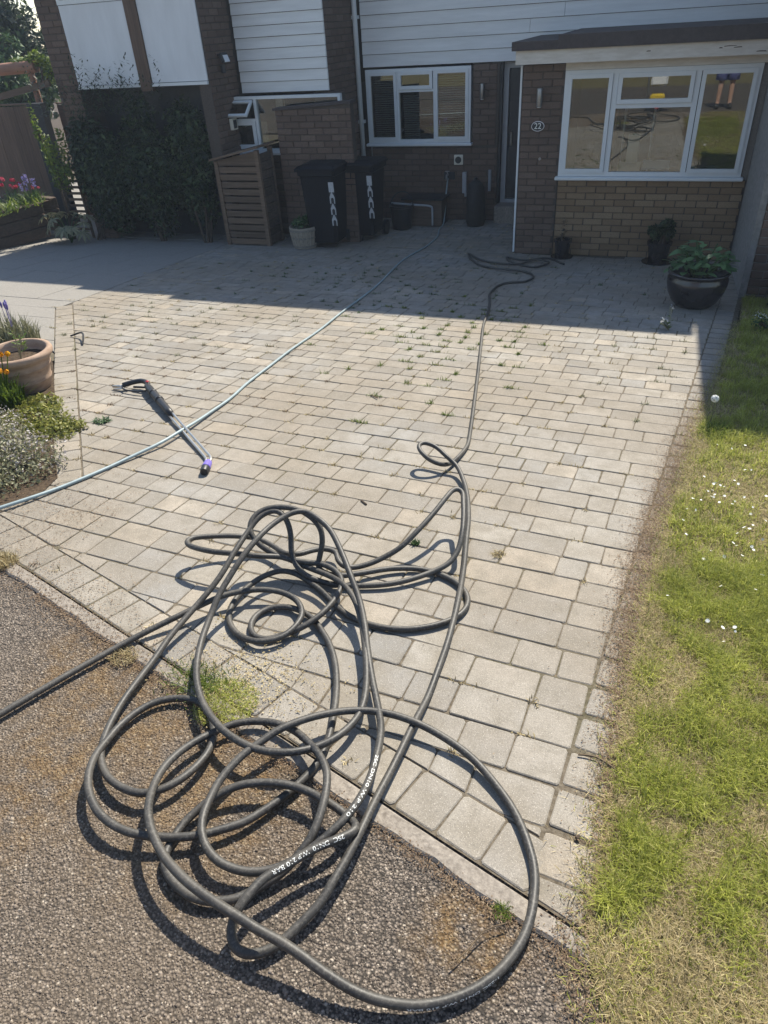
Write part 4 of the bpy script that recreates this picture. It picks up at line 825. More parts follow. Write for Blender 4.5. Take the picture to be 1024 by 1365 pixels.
hose = thing('pressure_hose', 'long black rubber jetting hose in a tangled heap of loops running up the drive', 'hose', (-1.0, 1.2, gz(1.2)))
MB().tube(path, 0.0118, 12, 0.5).build('hose_body', M['hose'], hose, True)
def print_on(path, i0, i1, body, size, facing, up_sign, parent):
    """white lettering laid round the tube from path[i0] to path[i1]"""
    seg = path[i0:i1+1] if i1 > i0 else path[i1:i0+1][::-1]
    cu = D.curves.new('t', 'FONT'); cu.body = body; cu.size = size; cu.align_y = 'CENTER'
    o = D.objects.new('t', cu); COL.objects.link(o); dg = bpy.context.evaluated_depsgraph_get(); dg.update(); me = D.meshes.new_from_object(o.evaluated_get(dg)); D.objects.remove(o)
    s = [0.0]
    for a, b in zip(seg, seg[1:]): s.append(s[-1]+(b-a).length)
    off = wl(parent); xs = [v.co.x for v in me.vertices]; sc = s[-1]/max(xs)
    for v in me.vertices:
        d = v.co.x*sc; k = min(max(np.searchsorted(s, d)-1, 0), len(seg)-2); t = (d-s[k])/max(s[k+1]-s[k], 1e-6)
        p = seg[k].lerp(seg[k+1], t); tg = (seg[k+1]-seg[k]).normalized(); n0 = (facing - tg*facing.dot(tg)).normalized(); sd = n0.cross(tg)*up_sign
        a = v.co.y/0.0120; q = p + (n0*math.cos(a)+sd*math.sin(a))*0.01215; v.co = q-off
    me.name = 'printed_text'; me.materials.clear(); me.materials.append(M['petal_w']); q = D.objects.new('printed_text', me); COL.objects.link(q); q.parent = parent
def nearest(x, y, lo=0, hi=None):
    hi = hi or len(path); best = min(range(lo, hi), key=lambda i: (cam_px(path[i])[0]-x)**2+(cam_px(path[i])[1]-y)**2); return best
toc = (Vector((0, 0, 1.73))-Vector((-0.65, 0.95, 0))).normalized()
q_ = nearest(411, 1136); i0 = nearest(459, 1115.5, q_, q_+60); i1 = nearest(360, 1165, max(0, q_-60), q_+3)
print_on(path, i0, i1, '2SC  DN10  W.P 210 BAR', 0.0155, (toc+Vector((0,0,.3))).normalized(), 1, hose)
q_ = nearest(493, 1038); i0 = nearest(503, 1010, q_-40, q_+40); i1 = nearest(462, 1089, q_-40, q_+40)
print_on(path, i0, i1, '2SC DN10 W.P 210', 0.013, (toc+Vector((0,0,.3))).normalized(), 1, hose)
q_ = nearest(590, 1336); i0 = nearest(660, 1299, q_-45, q_+60); i1 = nearest(540, 1338, q_-60, q_+45)
print_on(path, i0, i1, '1-2SC DN10 W.P 210 BAR', 0.008, (toc*.55+Vector((-0.2,-1,0.0))).normalized(), 1, hose)

# ------------------------------------------------------------------ garden hose from the outside tap
GHOSE = [(-3.079,10.850,-0.2540),(-3.079,10.750,-0.4500),(-3.049,10.500,-0.8000),(-3.049,10.296,-0.8225),(-2.952,9.853,-0.8235),(-2.953,9.462,-0.8235),(-2.986,8.549,-0.7604),(-2.796,7.002,-0.6211),(-2.732,5.944,-0.5260),(-2.685,5.338,-0.4714),(-2.673,4.809,-0.4238),(-2.644,4.373,-0.3846),(-2.618,3.989,-0.3500),(-2.576,3.675,-0.3188),(-2.566,3.447,-0.2942),(-2.555,3.252,-0.2686),(-2.558,3.081,-0.2473),(-2.572,2.912,-0.2341),(-2.614,2.788,-0.2309),(-2.662,2.647,-0.2262),(-2.701,2.506,-0.2165),(-2.777,2.279,-0.1931),(-2.824,2.149,-0.1734),(-2.894,2.022,-0.1620),(-3.043,1.802,-0.1422),(-3.295,1.530,-0.1287),(-3.605,1.240,-0.1026),(-6.500,1.700,-0.1400),(-9.000,1.600,-0.1300)]
gp = catmull(GHOSE, 0.03)
for _ in range(2): gp = [gp[0]] + [(gp[i-1]+gp[i]*2+gp[i+1])/4 for i in range(1, len(gp)-1)] + [gp[-1]]
for p in gp: p.z = max(p.z, gz(p.y)+0.0105)
tag(MB().tube(gp, 0.0098, 10, 0.5).build('garden_hose', M['ghose'], None, True), 'pale blue grey garden hose stretched across the drive from the wall tap', 'hose')
tp = thing('tap', 'outside tap in a pale bracket on the kitchen wall feeding the garden hose', 'tap', (-3.08, 10.89, -0.25))
MB().box(-3.14, -2.98, 10.86, 10.893, -0.27, -0.17, ch=0.005).build('back_plate', M['dark'], tp)
MB().tube([(-3.08,10.87,-0.2),(-3.08,10.80,-0.2),(-3.08,10.79,-0.23),(-3.08,10.79,-0.27)], 0.014, 8).build('spout', M['lampmetal'], tp, True); MB().tube([(-3.08,10.83,-0.19),(-3.08,10.83,-0.16)], 0.008).build('stem', M['lampmetal'], tp); MB().box(-3.11,-3.05,10.822,10.838,-0.16,-0.15).build('handle', M['lampmetal'], tp)

# ------------------------------------------------------------------ pressure washer lance
lance = thing('pressure_lance', 'pressure washer lance with black grip, twin steel tubes and purple nozzle', 'lance', (-2.6, 3.13, gz(3.13)))
def gpt(x, y, k): return Vector((x, y, gz(y)+k))
LA, LB = Vector((-3.20, 3.635)), Vector((-2.16, 2.80)); ld = (LB-LA).normalized(); ln_ = Vector((-ld.y, ld.x))
def lp(s, o, k): p = LA+ld*s+ln_*o; return gpt(p.x, p.y, k)
MB().tube([lp(-0.02,0.005,0.05), lp(0.04,0.005,0.047), lp(0.2,0.004,0.043), lp(0.5,0.002,0.038), lp(0.57,0.002,0.036)], [0.021,0.027,0.0265,0.025,0.02], 12).build('grip', M['black'], lance, True)
for s in (0.12, 0.27): MB().tube([lp(s,0.004,0.045), lp(s+0.03,0.004,0.044)], 0.029, 12).build('grip_ring', M['black'], lance, True)
MB().tube(catmull([lp(0.55,0.010,0.044), lp(0.9,0.011,0.034), lp(1.2,0.011,0.027), lp(1.30,0.008,0.024), lp(1.335,-0.01,0.022), lp(1.34,-0.03,0.02)], .03), 0.0085, 8).build('steel_tube', M['steel'], lance, True)
MB().tube(catmull([lp(0.55,-0.010,0.026), lp(0.9,-0.011,0.02), lp(1.2,-0.011,0.014), lp(1.28,-0.014,0.014), lp(1.315,-0.03,0.014)], .03), 0.0085, 8).build('steel_tube', M['steel'], lance, True)
nd = Vector((0.05,-0.13)).normalized(); n0 = LA+ld*1.335-ln_*0.018
def npnt(t, k): p = n0+nd*t; return gpt(p.x, p.y, k)
MB().tube([npnt(0,.02), npnt(.012,.02), npnt(.075,.022), npnt(.08,.022)], [0.018,0.022,0.025,0.02], 12).build('nozzle', M['purple'], lance, True, 40)
MB().tube([npnt(.081,.022), npnt(.10,.022), npnt(.125,.021)], [0.024,0.025,0.021], 12).build('nozzle_cap', M['black'], lance, True, 40)
def gg(x, y, k): return gpt(x, y, k)
MB().tube(catmull([gg(-3.19,3.63,.05), gg(-3.24,3.69,.055), gg(-3.31,3.715,.055), gg(-3.38,3.68,.045), gg(-3.42,3.645,.035)], .03), 0.018, 8).build('gun_handle', M['black'], lance, True)
MB().tube(catmull([gg(-3.19,3.60,.035), gg(-3.25,3.59,.025), gg(-3.33,3.595,.022), gg(-3.39,3.61,.022), gg(-3.42,3.64,.03)], .03), 0.006, 8).build('trigger_guard', M['black'], lance, True)
MB().tube([gg(-3.23,3.645,.04), gg(-3.33,3.65,.03)], 0.008, 8).build('trigger', M['black'], lance, True)
MB().tube([gg(-3.41,3.645,.03), gg(-3.50,3.635,.02)], 0.010, 10).build('inlet_pipe', M['steel'], lance, True); MB().tube([gg(-3.40,3.63,.022), gg(-3.47,3.60,.014)], 0.006, 8).build('drain_pipe', M['steel'], lance, True)
MB().obox(gg(-3.215,3.665,.078), 0.02, 0.016, 0.008, ch=0.002).build('safety_catch', M['red'], lance)

# ------------------------------------------------------------------ wood store, bins, planter
st = thing('bin_store', 'slatted brown timber store with a sloping lid left of the bins', 'timber store', (-5.5, 9.2, Z0))
def sz(x): return 0.27+(x+5.83)*0.2
MB().box(-5.84, -5.785, 9.05, 9.10, Z0, sz(-5.84)).build('post', M['woodgrey'], st); MB().box(-5.205, -5.15, 9.05, 9.10, Z0, sz(-5.2)).build('post', M['woodgrey'], st)
MB().box(-5.84, -5.785, 9.42, 9.47, Z0, sz(-5.84)).build('post', M['woodgrey'], st); MB().box(-5.205, -5.15, 9.42, 9.47, Z0, sz(-5.2)).build('post', M['woodgrey'], st)
for i in range(12):
    z = Z0+0.03+i*0.0925; zt = min(z+0.074, sz(-5.78)-0.02)
    if i < 11: MB().box(-5.783, -5.207, 9.062+random.uniform(-.003,.003), 9.082, z, z+0.074, ch=0.003).build('slat', M['woodgrey'], st)
    else: MB().add([(-5.783,9.062,z),(-5.207,9.062,z),(-5.207,9.062,sz(-5.25)),(-5.783,9.062,sz(-5.8)),(-5.783,9.082,z),(-5.207,9.082,z),(-5.207,9.082,sz(-5.25)),(-5.783,9.082,sz(-5.8))], [(0,1,2,3),(7,6,5,4),(1,5,6,2),(0,3,7,4),(3,2,6,7),(0,4,5,1)]).build('slat', M['woodgrey'], st)
for i in range(11): MB().box(-5.172, -5.152, 9.102, 9.418, Z0+0.03+i*0.105, Z0+0.128+i*0.105, ch=0.003).build('side_board', M['sleeper'], st)
MB().box(-5.782, -5.21, 9.43, 9.45, Z0, 0.28).build('back', M['sleeper'], st)
MB().add([(-5.88,9.0,0.275),(-5.12,9.0,0.427),(-5.12,9.52,0.427),(-5.88,9.52,0.275),(-5.88,9.0,0.298),(-5.12,9.0,0.45),(-5.12,9.52,0.45),(-5.88,9.52,0.298)], [(0,3,2,1),(4,5,6,7),(0,1,5,4),(1,2,6,5),(2,3,7,6),(3,0,4,7)]).build('lid', M['woodgrey'], st)
def wheelie(x, y, rz, label, h=1.0, wd=0.50):
    t = thing('wheelie_bin', label, 'wheelie bin', (x, y, Z0), 'black wheelie bins by the wall')
    Mr = Matrix.Rotation(rz, 3, 'Z'); W = lambda p: (Vector((x, y, Z0))+Mr @ Vector(p))[:]
    a, b, c, d = wd/2, wd/2-0.06, 0.27, 0.21
    bm = bmesh.new()
    rings = [(b, -d, d*0.9, 0.09), (b+0.02, -d-.02, d, 0.35), (a-0.01, -c+.01, c-.03, h-0.10), (a+0.015, -c-.01, c-.01, h-0.085), (a+0.015, -c-.01, c-.01, h-0.03)]
    vs = []
    for hw, y0, y1, z in rings:
        r = 0.035
        vs.append([bm.verts.new(W(p)) for p in ((-hw+r,y0,z),(hw-r,y0,z),(hw,y0+r,z),(hw,y1-r,z),(hw-r,y1,z),(-hw+r,y1,z),(-hw,y1-r,z),(-hw,y0+r,z))])
    for p, q in zip(vs, vs[1:]):
        for i in range(8): bm.faces.new((p[i], p[(i+1) % 8], q[(i+1) % 8], q[i]))
    bm.faces.new(vs[0][::-1]); bm.faces.new(vs[-1]); MB().bm(bm).build('body', M['bin'], t, True, 35)
    lid = MB(); lv = []
    for s, z in ((1.0, h-0.028), (1.0, h), (0.86, h+0.028), (0.5, h+0.045)):
        hw = (a+0.03)*s; y0 = -(c+.035)*s; y1 = (c+0.0)*s; lv += [W(p) for p in ((-hw,y0,z),(hw,y0,z),(hw,y1,z),(-hw,y1,z))]
    lid.add(lv, [(3,2,1,0)]+[(4*k+i, 4*k+(i+1) % 4, 4*k+4+(i+1) % 4, 4*k+4+i) for k in range(3) for i in range(4)]+[(12,13,14,15)])
    l = lid.build('lid', M['bin'], t)
    MB().tube([W((-a+.08, c+.06, h-.02)), W((a-.08, c+.06, h-.02))], 0.015, 8).build('handle', M['bin'], t, True)
    for s in (-1, 1): MB().tube([W((s*(b-.0), d+.03, .1)), W((s*(b+.045), d+.03, .1))], 0.1, 20).build('wheel', M['black'], t)
    # white sticker strip with dark house shapes on the right edge of the front
    sx = a-0.055; sb = MB(); k0 = 0.30; dz = 0.14
    fy = lambda z: -(d+.02)-(z-0.35)/(h-0.45)*(c-d-.03)-0.003
    def q(x0, x1, z0, z1, e, mb): mb.add([W((x0,fy(z0)-e,z0)),W((x1,fy(z0)-e,z0)),W((x1,fy(z1)-e,z1)),W((x0,fy(z1)-e,z1))], [(0,1,2,3)])
    q(sx-.036, sx+.036, k0+.02, k0+.56, 0, sb); so = sb.build('sticker', M['sticker'], t)
    pk = MB()
    for z in (k0+.02, k0+.16, k0+.30):
        e = -0.0; n = 9; arch = [(sx-.018, z), (sx+.022, z)]+[(sx+.002+.02*math.cos(a_), z+.05+.024*math.sin(a_)) for a_ in [PI*i/n for i in range(n+1)]]
        pk.add([W((X, fy(Z)-.002, Z)) for X, Z in arch], [tuple(range(len(arch)))])
        for s in (-1, 1): tri = [(sx+s*.037, z+.14), (sx+s*.037, z+.075), (sx+s*.006, z+.14)]; pk.add([W((X, fy(Z)-.0021, Z)) for X, Z in tri], [(0,1,2) if s > 0 else (2,1,0)])
    pk.build('sticker_print', M['black'], so)
    return t
wheelie(-4.33, 9.27+0.0, rad(2), 'black wheelie bin nearest the barrel planter with a white strip sticker', 1.02, 0.50)
wheelie(-3.93, 9.72, rad(0), 'black wheelie bin further back by the downpipe with a white strip sticker', 0.99, 0.44)
bx, by = -4.62, 9.08; bz = Z0
bar = thing('barrel_planter', 'small pale barrel shaped planter beside the black bins', 'planter', (bx, by, bz))
MB().lathe((bx, by, bz), [(0.12,0.0),(0.15,0.01),(0.165,0.10),(0.178,0.18),(0.192,0.27),(0.195,0.30),(0.175,0.30),(0.17,0.26),(0.0,0.255)], 28).build('body', M['barrel'], bar, True, 40)
for z, r in ((0.055,0.162),(0.165,0.180),(0.262,0.196)): MB().lathe((bx, by, bz+z), [(r-.012,-0.012),(r+0.001,-0.012),(r+0.003,0.012),(r-.012,0.012)], 28).build('hoop', M['conc'], bar, True, 40)
for k in range(20):
    a = 2*PI*k/20; MB().tube([(bx+math.cos(a)*.161, by+math.sin(a)*.161, bz+.07), (bx+math.cos(a)*.191, by+math.sin(a)*.191, bz+.25)], 0.008, 4).build('stave', M['barrel'], bar)

# ------------------------------------------------------------------ leaves
def leaf_cloud(name, m, parent, lumps, n, size, flat=0.35, shell=0.55, label=None, cat=None):
    """many leaf sized faces through the volume of a few ellipsoids"""
    c = np.array([l[:3] for l in lumps], float); r = np.array([l[3:6] for l in lumps], float); wgt = r.prod(1)**(2/3); wgt /= wgt.sum()
    k = RNG.choice(len(lumps), n, p=wgt); d = RNG.normal(size=(n, 3)); d /= np.linalg.norm(d, axis=1)[:, None]
    rr = shell+(1-shell)*RNG.random(n); rr = np.where(RNG.random(n) < .3, RNG.random(n)**.5, rr); P = c[k]+d*r[k]*rr[:, None]*(0.9+0.2*RNG.random((n, 1)))
    nrm = d*0.7+RNG.normal(size=(n, 3))*.6+np.array([0, 0, flat]); nrm /= np.linalg.norm(nrm, axis=1)[:, None]
    u = np.cross(nrm, RNG.normal(size=(n, 3))); u /= np.linalg.norm(u, axis=1)[:, None]; v = np.cross(nrm, u); s = size*RNG.uniform(.5, 1.3, (n, 1))
    V = np.stack((P-u*s, P-v*s*.42-nrm*s*.12, P+u*s, P+v*s*.42-nrm*s*.12), 1).reshape(-1, 3)
    o = np_mesh(name, V, np.arange(n*4).reshape(n, 4), m, np.repeat(RNG.random(n), 4), parent); stuff(o); return o
def shrub(name, label, cat, base, lumps, n, size, m, stems=4, group=None, sm='bark', **kw):
    t = thing(name, label, cat, base, group); sb = MB()
    for l in random.sample(lumps, min(stems, len(lumps))):
        b = Vector(base)+Vector((random.gauss(0,.03), random.gauss(0,.03), -0.02)); e = Vector(l[:3]); mdl = (b+e)/2+Vector((random.gauss(0,.05), random.gauss(0,.05), 0))
        sb.tube(catmull([b, mdl, e], .1), 0.012+0.008*random.random(), 6)
    sb.build('stem', M[sm], t); leaf_cloud('foliage', M[m], t, lumps, n, size, **kw); return t
def lumpset(x, y, z, rx, ry, rz, n, f=0.45):
    out = []
    for _ in range(n):
        a = Vector((random.gauss(0,1), random.gauss(0,1), random.gauss(0,1))).normalized()*random.random()**.4; k = f*random.uniform(.7, 1.2)
        out.append((x+a.x*rx*(1-k), y+a.y*ry*(1-k), z+a.z*rz*(1-k), rx*k, ry*k, rz*k))
    return out
def shoots(t, pts, m, n, size):      # upright leafy shoots
    V = []; P = []
    for x, y, z, h, lx in pts:
        for q in range(n):
            s = q/n; P.append((x+lx*s+random.gauss(0,.02), y+random.gauss(0,.03), z+h*s))
    P = np.array(P); N = len(P); a = RNG.uniform(0, 2*PI, N); u = np.stack((np.cos(a), np.sin(a), RNG.uniform(.1, .8, N)), 1); v = np.stack((-np.sin(a), np.cos(a), np.zeros(N)), 1); s = size*RNG.uniform(.6, 1.3, (N, 1))
    V = np.stack((P, P+u*s-v*s*.3, P+u*s*2, P+u*s+v*s*.3), 1).reshape(-1, 3); stuff(np_mesh('shoots', V, np.arange(N*4).reshape(N, 4), M[m], np.repeat(RNG.random(N), 4), t))
# planting in the barrel
shrub('bedding_plant', 'small leafy plant growing in the pale barrel planter', 'plant', (bx, by, bz+.26), lumpset(bx, by, bz+.36, .22, .2, .12, 6), 500, 0.028, 'leaf', 3)
# the dark evergreens across the front of the far house
b1 = shrub('evergreen_shrub', 'big dark evergreen shrub at the left with ivy beside the gate post', 'shrub', (-8.1, 9.05, Z0), lumpset(-7.72, 9.15, 0.12, .6, .4, 1.0, 16, .5), 14000, 0.045, 'hedge', 5, 'dark shrubs under the white panels')
shoots(b1, [(-7.95+random.uniform(-.4,.7), 8.9+random.uniform(-.2,.2), 0.85, random.uniform(.35,.75), random.uniform(-.25,.05)) for _ in range(20)], 'hedge', 40, 0.03)
b2 = shrub('evergreen_shrub', 'big dark evergreen shrub in the middle below the timber divider', 'shrub', (-7.0, 9.1, Z0), lumpset(-7.0, 9.2, 0.12, .66, .36, 1.02, 16, .5), 14000, 0.045, 'hedge', 5, 'dark shrubs under the white panels')
shoots(b2, [(-7.0+random.uniform(-.6,.6), 8.95+random.uniform(-.2,.2), 0.85, random.uniform(.3,.7), random.uniform(-.25,.05)) for _ in range(20)], 'hedge', 40, 0.03)
b3 = shrub('evergreen_shrub', 'big dark evergreen shrub at the right beside the brick return', 'shrub', (-6.2, 9.15, Z0), lumpset(-6.3, 9.25, 0.08, .55, .3, 1.02, 16, .5), 13000, 0.045, 'hedge', 5, 'dark shrubs under the white panels')
ivy = shrub('ivy', 'sunlit yellow green climber on the trellis beside the black gate post', 'climber', (-8.55, 9.0, Z0), [(-8.52,9.0,.35,.12,.1,.3),(-8.45,9.0,.1,.2,.12,.25),(-8.66,9.02,.7,.06,.06,.35),(-8.3,9.02,.35,.08,.08,.4)], 900, 0.035, 'lime', 3)
# trellis of thin slats behind the climber
tr_ = thing('trellis', 'narrow slatted trellis in the shade between the post and the dark shrubs', 'trellis', (-8.6, 9.12, Z0))
for i in range(11): MB().box(-8.64, -8.27, 9.10, 9.118, -0.70+i*0.085, -0.665+i*0.085).build('slat', M['woodgrey'], tr_)
for x in (-8.68, -8.30): MB().box(x, x+.03, 9.12, 9.15, Z0, 0.22).build('post', M['woodgrey'], tr_)
# fan leaved plant
def palmate(parent, c, rot, tilt, size, m, name='leaf'):
    mb = MB(); n = 8
    for k in range(n):
        a = rad(-120+240*k/(n-1)); l = size*(1-.25*abs(a)/rad(120)); d = Vector((math.cos(a), math.sin(a), 0)); s = Vector((-d.y, d.x, 0)); w_ = size*.115
        mb.add([(0,0,0), (d*l*.3-s*w_*.6+Vector((0,0,.01)))[:], (d*l*.62-s*w_)[:], (d*l-Vector((0,0,l*.22)))[:], (d*l*.62+s*w_)[:], (d*l*.3+s*w_*.6+Vector((0,0,.01)))[:]], [(0,1,2,3,4,5)], random.uniform(.4,1))
    Mx = Matrix.Translation(c) @ Matrix.Rotation(rot, 4, 'Z') @ Matrix.Rotation(tilt, 4, 'Y')
    mb.v = [tuple(Mx @ Vector(p)) for p in mb.v]; return mb.build(name, M[m], parent)
fx, fy_ = -8.35, 8.72
fa = thing('fan_leaved_shrub', 'pale fan leaved shrub at the foot of the dark shrubs', 'shrub', (fx, fy_, -0.80)); fs_ = MB()
for k in range(13):
    a = rad(-150+300*k/12)-PI/2; r = random.uniform(.16, .34); c = Vector((fx+r*math.cos(a), fy_+r*math.sin(a)*.8, -0.80+random.uniform(.16,.42)))
    fs_.tube(catmull([(fx, fy_, -0.8), (Vector((fx, fy_, -.8))+c)/2+Vector((0,0,.12)), c], .06), 0.006, 5); palmate(fa, c, a, rad(random.uniform(20, 45)), random.uniform(.14,.2), 'sage')
fs_.build('stem', M['leaf'], fa)
# gate post, fence, raised bed, pergola
gpst = tag(MB().add([(-9.52,9.85,Z0-.1),(-9.24,9.85,Z0-.1),(-9.24,9.98,Z0-.1),(-9.52,9.98,Z0-.1),(-9.52,9.85,0.95),(-9.26,9.85,0.95),(-9.26,9.98,0.95),(-9.52,9.98,0.95)], [(0,3,2,1),(4,5,6,7),(0,1,5,4),(1,2,6,5),(2,3,7,6),(3,0,4,7)]).build('gate_post', M['blackpaint']), 'thick black painted post between the brown fence and the shrubs', 'post')
fn = thing('fence_panel', 'brown vertical board fence behind the raised flower bed', 'fence', (-9.6, 9.3, Z0))
for k in range(9): MB().box(-9.5-(k+1)*0.15, -9.5-k*0.15-.004, 10.0+random.uniform(-.004,.004), 10.022, Z0, 0.91+random.uniform(-.006,.006)).build('board', M['wood'], fn)
MB().box(-10.9, -9.5, 10.028, 10.065, 0.6, 0.68).build('rail', M['wood'], fn); MB().box(-10.9, -9.5, 9.985, 10.045, 0.921, 0.945).build('capping', M['woodgrey'], fn)
fn2 = thing('fence_panel', 'darker low fence panel between the black post and the far house', 'fence', (-8.9, 10.6, Z0))
for k in range(10): MB().box(-9.62+k*0.15, -9.62+(k+1)*0.15-.004, 10.6+random.uniform(-.004,.004), 10.622, Z0, 0.86+random.uniform(-.006,.006)).build('board', M['sleeper'], fn2)
MB().box(-9.62, -8.12, 10.585, 10.645, 0.872, 0.895).build('capping', M['woodgrey'], fn2)
rb = thing('raised_bed', 'raised bed of stacked dark timber sleepers with flowers on top', 'raised bed', (-9.3, 8.4, -0.75))
RA, RB = Vector((-9.10, 7.62)), Vector((-8.84, 8.86)); rd = (RB-RA).normalized(); rn = Vector((rd.y, -rd.x))
for j in range(3):
    for seg in (0,):
        s0, s1 = -1.2+random.uniform(-.02,.0), (RB-RA).length+random.uniform(-.02, .02); c = RA+rd*((s0+s1)/2)-rn*0.07
        MB().obox((c.x, c.y, gz(8.2)+0.075+j*0.165), s1-s0, 0.13, 0.155, Matrix.Rotation(math.atan2(rd.y, rd.x), 3, 'Z'), ch=0.01).build('sleeper', M['sleeper'], rb)
    c = RB-rn*0.75+rd*(.30); MB().obox((c.x, c.y, gz(8.2)+0.076+j*0.165), 1.22, 0.13, 0.155, Matrix.Rotation(math.atan2(rn.y, rn.x), 3, 'Z'), ch=0.01).build('sleeper', M['sleeper'], rb)
ri = [RA+rd*(-1.1)-rn*.12, RB-rn*.12+rd*.28, RB-rn*1.2+rd*.28, RA+rd*(-1.1)-rn*1.2]; MB().add([(p.x, p.y, gz(8.2)+.46) for p in ri], [(3,2,1,0)]).build('soil', M['soil'], rb)
zt = gz(8.2)+.46
def flower_clump(name, label, cat, base, n, h, spread, mleaf, mpet, nh, hs, group=None, spike=False):
    t = thing(name, label, cat, base, group); x = base[0]+RNG.normal(0, spread, n); y = base[1]+RNG.normal(0, spread, n)
    stuff(blades('leaves', x, y, np.full(n, base[2]), h*RNG.uniform(.5, 1.1, n), np.full(n, .012), M[mleaf], t, .45)); V = MB()
    for q in range(nh):
        a = Vector((base[0]+random.gauss(0, spread*.8), base[1]+random.gauss(0, spread*.8), base[2]+h*random.uniform(.85, 1.35))); st_ = MB().tube([(base[0]+(a.x-base[0])*.4, base[1]+(a.y-base[1])*.4, base[2]), a[:]], 0.003, 4); st_.build('stalk', M[mleaf], t)
        mb = MB(); ps = 26 if spike else 12
        for k in range(ps):
            d = Vector((random.gauss(0,1), random.gauss(0,1), random.gauss(0,.7))).normalized(); o = a+Vector((d.x*hs*.5, d.y*hs*.5, (random.uniform(-1.6,.8)*hs if spike else d.z*hs*.35))); e = d.cross(Vector((random.random(), random.random(), random.random()))).normalized(); f_ = d.cross(e); r = hs*(.28 if spike else .5)
            mb.add([(o+e*r)[:], (o+f_*r*.7)[:], (o-e*r)[:], (o-f_*r*.7)[:]], [(0,1,2,3)])
        mb.build('flower', M[mpet], t)
    return t
flower_clump('hyacinth', 'violet flower spikes at the corner of the raised sleeper bed', 'flowers', (-9.08, 8.92, zt), 60, .28, .07, 'leaf', 'petal_v', 7, .045, None, True)
flower_clump('pink_flowers', 'pink red flowers in the raised sleeper bed', 'flowers', (-9.35, 8.88, zt), 60, .26, .10, 'leaf', 'petal_r', 9, .05)
flower_clump('pink_flowers', 'red flowers with yellow green leaves behind the violet spikes', 'flowers', (-9.1, 9.02, zt), 60, .18, .06, 'lime', 'petal_r', 4, .035)
x = RNG.normal(-9.02, .12, 260); y = RNG.uniform(7.9, 8.95, 260); tg_ = blades('strap_leaves', x, y, np.full(260, zt), RNG.uniform(.14, .3, 260), np.full(260, .02), M['lime'], None, 1.0); tg_['label'] = 'lime strap shaped leaves spilling over the edge of the raised bed'; tg_['category'] = 'leaves'; stuff(tg_)
pg = thing('log_frame', 'rustic log frame with a sloping plank beyond the brown fence', 'log frame', (-9.5, 10.0, Z0))
MB().tube([(-11.3,10.4,1.36),(-9.62,10.4,1.41)], 0.085, 14).build('log', M['log'], pg, True, 50); MB().tube([(-9.75,10.4,Z0),(-9.77,10.4,1.33)], 0.05, 10).build('post', M['log'], pg, True, 50)
MB().add([(-11.0,10.3,0.90),(-9.38,10.3,1.14),(-9.38,10.34,1.14),(-11.0,10.34,0.90),(-11.0,10.3,0.99),(-9.38,10.3,1.23),(-9.38,10.34,1.23),(-11.0,10.34,0.99)], [(0,3,2,1),(4,5,6,7),(0,1,5,4),(1,2,6,5),(2,3,7,6),(3,0,4,7)]).build('plank', M['woodgrey'], pg)
shrub('ivy', 'sunlit climber on the end of the rustic log', 'climber', (-9.65, 10.45, 1.2), [(-9.62,10.45,1.5,.22,.15,.12),(-9.42,10.5,1.33,.18,.12,.2),(-9.97,10.45,1.48,.2,.1,.06)], 900, .035, 'lime', 2)
# trees beyond the fence
def tree(label, x, y, z0, h, rx, rz, m, n, size, group='trees beyond the log frame'):
    t = thing('garden_tree', label, 'tree', (x, y, z0), group); tb = MB(); top = z0+h
    tb.tube(catmull([(x,y,z0-.2),(x+.08,y,z0+h*.4),(x-.05,y+.05,z0+h*.9)], .2), [0.14-.1*k/30 for k in range(200)][:len(catmull([(x,y,z0-.2),(x+.08,y,z0+h*.4),(x-.05,y+.05,z0+h*.9)], .2))], 8).build('trunk', M['bark'], t, True)
    lb = MB(); lumps = lumpset(x, y, top-rz*.9, rx, rx, rz, 16, .36)
    for l in lumps: b = Vector((x, y, z0+h*random.uniform(.35,.7))); lb.tube([b, (b+Vector(l[:3]))/2+Vector((0,0,.1)), l[:3]], [0.04,.025,.01], 5)
    lb.build('limbs', M['bark'], t); leaf_cloud('crown', M[m], t, lumps, n, size, shell=.3)
tree('dark conifer like tree filling the top left corner', -13.0, 13.0, Z0, 4.2, 1.7, 1.9, 'hedge', 12000, .08)
tree('paler feathery tree behind the log frame', -11.9, 12.2, Z0, 2.9, 0.9, 1.0, 'leaf', 4500, .07)
tree('tall thin tree with sky showing through at the far left', -16.5, 16.0, Z0, 6.5, 2.0, 2.2, 'sage', 5000, .10)

